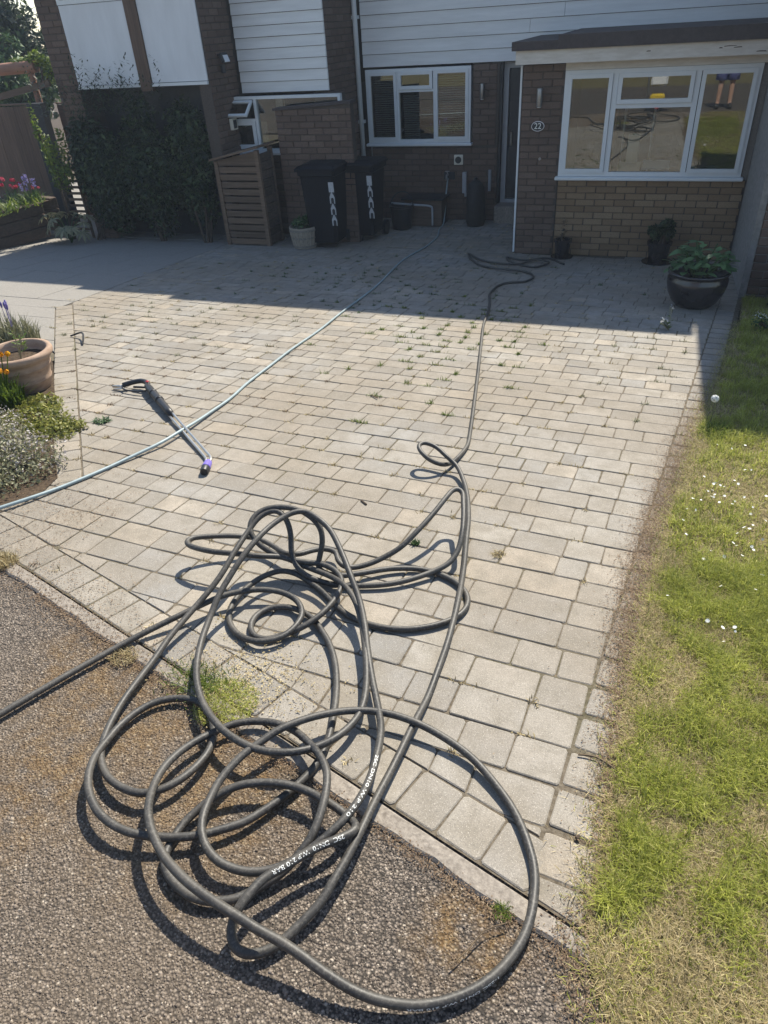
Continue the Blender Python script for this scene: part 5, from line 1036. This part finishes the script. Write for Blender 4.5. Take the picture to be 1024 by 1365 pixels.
# ------------------------------------------------------------------ pots
px, py = 0.36, 7.05; pz = gz(py)
rp = thing('glazed_pot', 'large dark glazed round pot in front of the bay at the right', 'pot', (px, py, pz))
MB().lathe((px, py, pz), [(0.13,0.0),(0.15,0.005),(0.205,0.06),(0.245,0.14),(0.262,0.21),(0.262,0.262),(0.248,0.285),(0.25,0.30),(0.268,0.308),(0.27,0.322),(0.262,0.33),(0.235,0.325),(0.228,0.30),(0.222,0.27)], 48).build('body', M['glaze'], rp, True)
MB().lathe((px, py, pz+.25), [(0.0,0.02),(0.224,0.015),(0.224,0.0)], 32).build('soil', M['soil'], rp)
hy = thing('leafy_plant', 'broad leaved green plant growing in the dark glazed pot', 'plant', (px, py, pz+.27)); lm = []
for q in range(3):
    mb = MB(); n = 5; W_ = [0, .5, .52, .33, 0]; vs = []
    for k in range(n): s = k/(n-1); zz = -.16*s*s+.02*s; vs += [(s,-W_[k]*.5,zz+.05*W_[k]), (s,0,zz), (s,W_[k]*.5,zz+.05*W_[k])]
    fs = [];
    for k in range(n-1): a = k*3; fs += [(a,a+3,a+4,a+1),(a+1,a+4,a+5,a+2)]
    me = D.meshes.new('leaf'); me.from_pydata(vs, [], fs); at = me.attributes.new('tone','FLOAT','FACE'); at.data.foreach_set('value', np.full(len(fs), .25+.3*q, dtype=np.float32)); me.materials.append(M['potleaf']); me.polygons.foreach_set('use_smooth', [True]*len(fs)); lm.append(me)
stem = MB()
for k in range(26):
    a = random.uniform(0, 2*PI); r = .27*math.sqrt(random.random()); h = .30*(1-(r/.38)**2)+random.uniform(-.05,.05); tip = Vector((px+r*math.cos(a), py+r*math.sin(a), pz+.30+h*.85))
    stem.tube(catmull([(px+.3*(tip.x-px), py+.3*(tip.y-py), pz+.27), (px+.75*(tip.x-px), py+.75*(tip.y-py), pz+.27+(tip.z-pz-.27)*.7), tip], .06), 0.005, 5)
    for q in range(random.randint(4, 6)):
        o = D.objects.new('leaf', random.choice(lm)); COL.objects.link(o); o.parent = hy; b = a+random.uniform(-2.2, 2.2); o.location = tip-Vector((0,0,random.uniform(0,.10)))-hy.location
        s = random.uniform(.085,.14); o.scale = (s, s*.95, s); o.rotation_euler = (random.gauss(0,.25), random.uniform(-.35,.35), b)
stem.build('stem', M['leaf'], hy)
tx, ty = -4.12, 3.48; tz = gz(ty)
tc = thing('terracotta_pot', 'wide dusty terracotta pot standing on the flower bed', 'pot', (tx, ty, tz))
MB().lathe((tx, ty, tz), [(0.0,0.0),(0.145,0.0),(0.155,0.01),(0.17,0.07),(0.178,0.075),(0.181,0.085),(0.178,0.095),(0.19,0.165),(0.199,0.170),(0.203,0.18),(0.199,0.19),(0.207,0.225),(0.225,0.235),(0.238,0.25),(0.241,0.268),(0.234,0.284),(0.218,0.290),(0.203,0.286),(0.198,0.25),(0.19,0.2)], 48, wob=0.012).build('body', M['terracotta'], tc, True)
MB().lathe((tx, ty, tz+.20), [(0.0,0.02),(0.193,0.018),(0.193,0.0)], 32).build('soil', M['soil'], tc)
sp_ = thing('sparse_plant', 'spindly yellow budded plant sprouting in the terracotta pot', 'plant', (tx+.02, ty, tz+.22)); sb = MB(); lf = MB()
for dx, dy, h in ((.05,.05,.2),(.02,.02,.24),(.10,-.02,.15),(-.04,.05,.1)):
    e = Vector((tx+.02+dx, ty+dy, tz+.22+h)); sb.tube(catmull([(tx+.02,ty,tz+.21),(tx+.02+dx*.4,ty+dy*.5,tz+.22+h*.6),e], .03), .004, 5)
    for q in range(9):
        p = Vector((tx+.02,ty,tz+.22)).lerp(e, random.uniform(.45,1))+Vector((random.gauss(0,.012),random.gauss(0,.012),random.gauss(0,.01))); a = random.uniform(0,6.3); u = Vector((math.cos(a),math.sin(a),.4))*.022; v = Vector((-math.sin(a),math.cos(a),0))*.009; lf.add([p[:], (p+u-v)[:], (p+u*2)[:], (p+u+v)[:]], [(0,1,2,3)])
sb.build('stem', M['sage'], sp_); lf.build('leaves', M['lime'], sp_)
for x, y, r, h, lb, wd in ((-1.13, 9.08, .10, .22, 'small dark flowerpot by the foot of the brick pillar', 1), (-0.02, 9.0, .13, .24, 'dark tub against the bay wall left of the glazed pot', 1)):
    t = thing('flowerpot', lb, 'pot', (x, y, gz(y))); MB().lathe((x, y, gz(y)), [(r*.7,0),(r*.78,.01),(r*.95,h*.85),(r*1.05,h*.86),(r*1.07,h),(r*.93,h),(r*.9,h*.8),(0,h*.78)], 24).build('body', M['glaze'], t, True, 40); MB().lathe((x, y, gz(y)), [(0,0),(r*1.25,0),(r*1.35,.02),(r*1.25,.02),(0,.012)], 24).build('saucer', M['glaze'], t)
shrub('pot_plant', 'wiry dead looking plant in the small dark flowerpot', 'plant', (-1.13, 9.08, gz(9.08)+.18), [(-1.13,9.08,-.48,.05,.05,.16)], 60, .02, 'litter', 1)
shrub('pot_plant', 'dark bushy plant in the tub against the bay wall', 'plant', (-0.02, 9.0, gz(9)+.2), lumpset(0.0, 9.0, -.46, .18, .14, .15, 6), 1100, .035, 'hedge', 3)
bk = thing('bucket', 'black builders bucket with its handle up beside the back bin', 'bucket', (-3.62, 10.3, Z0)); MB().lathe((-3.62,10.3,Z0), [(0,0),(.13,0),(.135,.01),(.17,.30),(.18,.305),(.18,.33),(.165,.33),(.13,.03),(0,.02)], 28).build('body', M['black'], bk, True, 40)
MB().tube([(-3.62+.17*math.cos(a), 10.3+.08*math.sin(a), Z0+.32+.17*math.sin(a)) for a in [PI*k/14 for k in range(15)]], .006, 6).build('handle', M['black'], bk)
hc = thing('plastic_crate', 'low dark crate on the ground under the kitchen window', 'crate', (-3.3, 10.6, Z0))
for a in (((-3.62,-3.06,10.44,10.455)),((-3.62,-3.06,10.745,10.76)),((-3.62,-3.605,10.455,10.745)),((-3.075,-3.06,10.455,10.745))): MB().box(*a, Z0+.01, Z0+.36).build('side', M['sleeper'], hc)
MB().box(-3.60,-3.08,10.46,10.74,Z0+.0,Z0+.012).build('base', M['sleeper'], hc); MB().box(-3.66,-3.03,10.40,10.80,Z0+.365,Z0+.385, ch=.005).build('lid', M['blackpaint'], hc)
gb = thing('gas_bag', 'slim dark covered object standing against the wall between the tap and the door', 'covered object', (-2.60, 10.55, Z0)); MB().lathe((-2.60,10.6,Z0), [(0,0),(.12,0),(.135,.05),(.14,.35),(.125,.48),(.1,.56),(.05,.60),(0,.605)], 22, wob=.05).build('cover', M['blackpaint'], gb, True); MB().tube([(-2.60,10.6,Z0+.6),(-2.60,10.6,Z0+.64)], .025, 10).build('tie', M['black'], gb)
mt = thing('utility_box', 'pale meter cover with two upright pipes right of the tap', 'meter box', (-2.75, 10.89, -.3)); MB().box(-2.86,-2.80,10.84,10.893,-.45,-.17, ch=.004).build('box', M['greyframe'], mt); MB().tube([(-2.46,10.87,-.42),(-2.46,10.87,-.14)], .022, 8).build('pipe', M['greyframe'], mt); MB().box(-2.83,-2.60,10.86,10.892,-.5,-.455).build('bracket', M['greyframe'], mt)

# ------------------------------------------------------------------ flower bed planting on the left
def clump(name, label, cat, x, y, rx, n, h, m, wd=.006, lean=.35, z=0.0):
    t = thing(name, label, cat, (x, y, gz(y))); a = RNG.uniform(0, 2*PI, n); r = rx*np.sqrt(RNG.random(n)); xs = x+r*np.cos(a); ys = y+r*np.sin(a)
    stuff(blades('leaves', xs, ys, vgz(ys)+z, h*RNG.uniform(.5, 1.15, n)*(1-.4*(r/rx)**2), np.full(n, wd), M[m], t, lean)); return t
lv = clump('lavender', 'grey green lavender tuft behind the terracotta pot', 'plant', -5.12, 4.36, .2, 600, .28, 'sage', .008, .25)
mb = MB()
for q in range(7):
    x, y = -5.10+random.gauss(0,.10), 4.36+random.gauss(0,.08); z = gz(y)+random.uniform(.25,.36); MB().tube([(x,y,z-.16),(x+.008,y,z-.01),(x+.01,y,z),(x+.01,y,z+.03),(x+.01,y,z+.05)], [.002,.002,.007,.011,.004], 6).build('flower_spike', M['petal_v'], lv)
wf = clump('wallflower', 'bright green clump with orange yellow flowers in front of the terracotta pot', 'flowers', -4.0, 3.18, .11, 260, .24, 'lime', .016, .3)
for q in range(9):
    x, y, z = -3.97+random.gauss(0,.06), 3.18+random.gauss(0,.06), gz(3.18)+random.uniform(.24,.37); MB().tube([(-4.0,3.18,gz(3.18)+.05),(x,y,z)], .004, 5).build('stalk', M['lime'], wf); fm = MB()
    for k in range(14):
        d = Vector((random.gauss(0,1), random.gauss(0,1), random.gauss(.3,.6))).normalized(); e = d.cross(Vector((.3,.5,.8))).normalized(); f_ = d.cross(e); o_ = Vector((x,y,z))+d*.014; r = .013; fm.add([(o_+e*r)[:],(o_+f_*r)[:],(o_-e*r)[:],(o_-f_*r)[:]], [(0,1,2,3)])
    fm.build('flower', M['petal_o'], wf)
gc = [(-3.62,3.0,gz(3)+.02,.26,.2,.05),(-3.38,2.86,gz(2.9)+.02,.2,.14,.05),(-3.75,3.22,gz(3.2)+.02,.16,.12,.05),(-3.3,2.98,gz(3)+.02,.12,.08,.04)]
shrub('ground_cover', 'low yellow green creeping plant spilling onto the pavers below the pot', 'plant', (-3.55, 2.98, gz(3)), gc, 3600, .015, 'olive', 3)
lump2 = [(-3.34,2.40,gz(2.4)+.07,.32,.25,.16),(-3.08,2.42,gz(2.4)+.05,.2,.22,.12),(-3.55,2.58,gz(2.5)+.08,.3,.22,.16),(-3.25,2.18,gz(2.2)+.06,.32,.18,.12),(-3.8,2.5,gz(2.5)+.08,.3,.3,.16)]
gs = shrub('flowering_shrub', 'low mound of grey foliage covered in faded lilac flowers at the left edge', 'shrub', (-3.35, 2.35, gz(2.35)), lump2, 9000, .013, 'sage', 5); leaf_cloud('flowers', M['mauve'], gs, [(a,b+.03,c+.02,d*.95,e*.9,f) for a,b,c,d,e,f in lump2[:3]+lump2[4:]], 2600, .010, shell=.85)
shrub('ground_cover', 'dull sage creeping plant at the far left of the flower bed', 'plant', (-4.9, 3.3, gz(3.3)), [(-4.6,3.1,gz(3)+.03,.5,.4,.08),(-5.2,3.6,gz(3.5)+.03,.5,.4,.08),(-4.3,2.7,gz(2.7)+.05,.4,.3,.1)], 4000, .018, 'sage', 2)
gt = clump('grass_tuft', 'low bright green grass patch at the kerb inside the loops of hose', 'grass', -1.13, 1.25, .11, 1700, .03, 'grass', .0022, .9); 
x = RNG.normal(-1.27, .06, 500); y = RNG.normal(1.31, .04, 500); stuff(blades('leaves', x, y, vgz(y), .035*RNG.uniform(.4,1.2,500), np.full(500,.003), M['lime'], gt, .8))
clump('grass_tuft', 'small yellowing grass tuft at the far left of the kerb', 'grass', -2.52, 1.66, .07, 500, .06, 'straw', .003, .6)
clump('grass_tuft', 'tiny weed tuft on the asphalt against the kerb near the big loop', 'grass', -0.115, 0.865, .025, 130, .022, 'lime', .002, .8)
clump('grass_tuft', 'dry grass tuft at the kerb where the hose leaves to the left', 'grass', -1.60, 1.33, .05, 260, .035, 'straw', .0026, .8)
clump('weed', 'little rosette weed on the pavers left of the lance', 'weed', -3.18, 3.12, .05, 60, .05, 'leaf', .012, 1.1)
clump('weed', 'lone green weed in a joint right of the raised hose loop', 'weed', -0.83, 2.37, .02, 80, .035, 'leaf', .004, .6)
clump('weed', 'dry weed in a joint right of the main hose', 'weed', -0.46, 2.40, .03, 90, .03, 'straw', .003, .9)
wd = thing('weed', 'pale weed with white flower heads at the edge of the shadow', 'weed', (0.165, 6.15, gz(6.15))); mb = MB(); lf = MB(); hd = MB()
for q in range(9):
    e = Vector((0.165+random.gauss(0,.06), 6.15+random.gauss(0,.04), gz(6.15)+random.uniform(.05,.17))); mb.tube([(.165,6.15,gz(6.15)),e[:]], .003, 4)
    for k in range(6): p = Vector((.165,6.15,gz(6.15))).lerp(e, random.uniform(.2,.9)); a = random.uniform(0,6.3); u = Vector((math.cos(a),math.sin(a),.3))*.018; v = Vector((-math.sin(a),math.cos(a),0))*.007; lf.add([p[:],(p+u-v)[:],(p+u*2)[:],(p+u+v)[:]], [(0,1,2,3)])
    for k in range(6): d = Vector((random.gauss(0,1),random.gauss(0,1),random.gauss(0,1))).normalized()*.01; hd.add([(e+d)[:],(e+d+Vector((.008,0,.003)))[:],(e+d+Vector((.004,.008,.002)))[:]], [(0,1,2)])
mb.build('stem', M['sage'], wd); lf.build('leaves', M['lime'], wd); hd.build('flower_heads', M['petal_w'], wd)
dn = thing('dandelion_clock', 'round white dandelion seed head at the corner of the shaded lawn', 'dandelion', (.43, 4.12, gz(4.12))); MB().tube(catmull([(.43,4.12,gz(4.12)),(.435,4.12,gz(4.12)+.08),(.43,4.13,gz(4.12)+.17)], .03), .003, 5).build('stalk', M['sage'], dn)
hd = MB()
for k in range(160): d = Vector((random.gauss(0,1),random.gauss(0,1),random.gauss(0,1))).normalized(); c = Vector((.43,4.13,gz(4.12)+.18)); e = d.orthogonal().normalized()*.005; f_ = d.cross(e); hd.add([(c+d*.02+e)[:],(c+d*.02+f_)[:],(c+d*.023-e)[:],(c+d*.02-f_)[:]], [(0,1,2,3)])
hd.build('seed_head', M['petal_w'], dn)
# leafy clump beneath the dandelion
clump('grass_tuft', 'lush bright grass tuft under the dandelion clock', 'grass', .46, 4.02, .08, 260, .09, 'lime', .006, .6)
sh_ = shrub('evergreen_shrub', 'shaded low dark plant at the corner of the rendered wall', 'shrub', (1.25, 7.1, gz(7.1)), lumpset(1.35, 7.05, -.35, .5, .3, .35, 7), 3500, .04, 'hedge', 3)
fw_ = shrub('cow_parsley', 'small white flowered weed in the shaded lawn', 'weed', (.86, 6.3, gz(6.3)), [(.86,6.3,gz(6.3)+.07,.08,.06,.08)], 120, .016, 'leaf', 1); leaf_cloud('flowers', M['petal_w'], fw_, [(.86,6.3,gz(6.3)+.14,.08,.05,.04)], 40, .008)
# daisies
dm = MB()
for k in range(9): a = 2*PI*k/9; b = a+.32; c = a-.32; dm.add([(0,0,0),(.007*math.cos(c),.007*math.sin(c),.001),(.011*math.cos(a),.011*math.sin(a),.001),(.007*math.cos(b),.007*math.sin(b),.001)], [(0,1,2,3)])
dme = None; n = 0
for _ in range(400):
    if n >= 70: break
    y = random.gauss(2.95, .38); x = random.gauss(.48, .14)
    if x < np.interp(y, [2.11,2.94,4.03], [.20,.28,.42]) or x > .8: continue
    if dme is None: o = dm.build('daisy', M['petal_w']); dme = o.data
    else: o = D.objects.new('daisy', dme); COL.objects.link(o)
    o.location = (x, y, gz(y)+random.uniform(.02,.045)); o.rotation_euler = (random.gauss(0,.4), random.gauss(0,.4), random.random()*6); s = random.uniform(.5,.85); o.scale = (s,s,s)
    tag(o, 'tiny white daisy in the daisy patch halfway up the lawn', 'daisy', 'daisies in the lawn'); n += 1
# sticks and bits
def stick(pts, r, label, name='twig', m='twig'): tag(MB().tube(catmull(pts, .02), r, 6).build(name, M[m]), label, name)
stick([gpt(.0,1.405,.006),gpt(.05,1.41,.01),gpt(.12,1.375,.012)], .003, 'thin dry twig lying from the border pavers into the lawn')
stick([gpt(-.10,.835,.01),gpt(-.145,.80,.012),gpt(-.17,.75,.006),gpt(-.2,.7,.004)], .0018, 'thin bent root on the asphalt inside the big hose loop')
stick([gpt(-1.69,4.03,.006),gpt(-1.62,3.98,.010)], .0045, 'small curled brown leaf stalk in the middle of the drive', 'leaf', 'twig')
stick([gpt(-1.21,2.66,.005),gpt(-1.17,2.63,.005)], .005, 'short piece of bark just beyond the coil', 'bark_chip', 'bark')
stick([gpt(.03,1.12,.006),gpt(.036,1.13,.006)], .006, 'small dark stone on the border paver near the road', 'pebble', 'bark')
stick([gpt(-4.75,4.62,.01),gpt(-4.62,4.62,.05),gpt(-4.50,4.50,.04),gpt(-4.47,4.44,.005)], .008, 'thin dark pipe end bent over the pavers by the pot', 'pipe_end', 'blackpaint')

# ------------------------------------------------------------------ what the windows mirror: the bystander, the machine, the houses opposite
def person():
    t = thing('person', 'person in blue violet shorts and dark shoes standing by the road', 'person', (.78, -.35, 0))
    vs = {'pelvis':(0,0,.93,.13,.10),'waist':(0,0,1.07,.125,.09),'chest':(0,0,1.27,.16,.11),'neck0':(0,0,1.43,.075,.07),'neck':(0,.01,1.50,.052,.055),
          'sl':(-.17,0,1.40,.06,.06),'el':(-.23,.05,1.13,.042,.042),'wl':(-.13,.27,1.20,.03,.03),'hl':(-.06,.34,1.27,.03,.022),'sr':(.17,0,1.40,.06,.06),'er':(.23,.05,1.13,.042,.042),'wr':(.13,.27,1.20,.03,.03),'hr':(.06,.34,1.27,.03,.022),
          'tl':(-.10,0,.86,.095,.095),'kl':(-.11,.015,.48,.058,.06),'al':(-.12,-.02,.09,.04,.042),'fl':(-.14,.13,.035,.042,.03),'tr':(.10,0,.86,.095,.095),'kr':(.11,.015,.48,.058,.06),'ar':(.12,-.02,.09,.04,.042),'fr':(.14,.13,.035,.042,.03)}
    ed = [('pelvis','waist'),('waist','chest'),('chest','neck0'),('neck0','neck'),('chest','sl'),('sl','el'),('el','wl'),('wl','hl'),('chest','sr'),('sr','er'),('er','wr'),('wr','hr'),('pelvis','tl'),('tl','kl'),('kl','al'),('al','fl'),('pelvis','tr'),('tr','kr'),('kr','ar'),('ar','fr')]
    K = list(vs); me = D.meshes.new('body'); me.from_pydata([vs[k][:3] for k in K], [(K.index(a), K.index(b)) for a, b in ed], []); me.materials.append(M['skin'])
    o = D.objects.new('body', me); COL.objects.link(o); o.parent = t; sk = o.modifiers.new('skin', 'SKIN'); sk.use_smooth_shade = True
    for i, k in enumerate(K): me.skin_vertices[0].data[i].radius = vs[k][3:]; me.skin_vertices[0].data[i].use_root = (k == 'pelvis')
    ss = o.modifiers.new('sub', 'SUBSURF'); ss.levels = 2; ss.render_levels = 2
    L = t.location
    MB().lathe((L.x, L.y+.02, 1.48), [(0,0),(.05,.02),(.07,.07),(.078,.13),(.076,.19),(.055,.235),(0,.25)], 20).build('head', M['skin'], t, True); MB().lathe((L.x, L.y, 1.60), [(.078,0),(.088,.05),(.084,.09),(.06,.125),(0,.14)], 20).build('hair', M['hair'], t, True)
    MB().lathe((L.x, L.y, .98), [(.165,0),(.16,.1),(.18,.3),(.17,.42),(.07,.48),(.06,.46)], 20).build('shirt', M['shirt'], t, True)
    for s in (-1, 1): MB().tube([(L.x+s*.095, L.y, 1.0), (L.x+s*.105, L.y, .80), (L.x+s*.115, L.y+.01, .52)], [.135,.13,.12], 14).build('shorts_leg', M['shorts'], t, True); MB().tube([(L.x+s*.12, L.y-.06, .04), (L.x+s*.125, L.y+.05, .05), (L.x+s*.14, L.y+.17, .035)], [.045,.055,.04], 10).build('shoe', M['shoe'], t, True)
person()
mc = thing('pressure_washer', 'pressure washer trolley with red wheels and a white tank standing on the road', 'machine', (-.55, -.2, 0))
MB().box(-.80,-.30,-.40,-.02,.14,.18).build('frame', M['black'], mc); MB().box(-.72,-.42,-.36,-.08,.2,.32, ch=.03).build('engine', M['yellow'], mc); MB().box(-.74,-.40,-.38,-.06,.46,.70, ch=.04).build('tank', M['white'], mc)
for y in (0.02, -.44): MB().tube([(-.55,y-.03,.12),(-.55,y+.03,.12)], .12, 24).build('wheel', M['black'], mc); MB().tube([(-.55,y-.036,.12),(-.55,y+.036,.12)], .075, 20).build('hub', M['red'], mc)
MB().tube(catmull([(-.78,-.40,.2),(-.80,-.42,.8),(-.80,-.21,.9),(-.80,-.02,.8),(-.78,-.04,.2)], .1), .012, 8).build('handle', M['lampmetal'], mc, True)
for k, (x, lb) in enumerate(((-9.0, 'brown brick house across the road seen only mirrored, left one'), (0.5, 'brown brick house across the road seen only mirrored, right one'))):
    t = thing('brick_house', lb, 'house', (x, -22, 0), 'houses across the road'); MB().box(x-4.2, x+4.2, -30, -22, -.2, 4.9).build('wall', M['brown_t'], t)
    MB().add([(x-4.5,-21.6,4.9),(x+4.5,-21.6,4.9),(x+4.5,-30.4,4.9),(x-4.5,-30.4,4.9),(x-4.5,-26,7.6),(x+4.5,-26,7.6)], [(0,4,5,1),(2,5,4,3),(0,3,4),(1,5,2),(3,0,1,2)]).build('roof', M['rooftile'], t)
    for wx in (-2.4, 2.2):
        for z in (.8, 3.2):
            f_ = MB().box(x+wx-.9, x+wx+.9, -21.99, -21.93, z, z+1.2).build('window', M['upvc'], t); MB().box(x+wx-.8, x+wx+.8, -21.925, -21.92, z+.1, z+1.1).build('pane', M['dark'], f_)
    MB().box(x-.45, x+.45, -21.99, -21.94, 0, 2.05).build('door', M['red'], t)

# ------------------------------------------------------------------ scattering volume added to lift the darks, standing in for lens glare
hz = MB().box(-46, 46, -46, 46, -2.0, 9.5).build('glare_veil', D.materials.new('pale haze')); stuff(hz)
hm = hz.data.materials[0]; hm.use_nodes = True; ht = hm.node_tree; ht.nodes.clear(); ho = ht.nodes.new('ShaderNodeOutputMaterial'); pv = ht.nodes.new('ShaderNodeVolumePrincipled')
pv.inputs['Color'].default_value = (0.70, 0.83, 1.0, 1); pv.inputs['Density'].default_value = 0.0019; pv.inputs['Anisotropy'].default_value = 0.35; ht.links.new(pv.outputs[0], ho.inputs['Volume'])
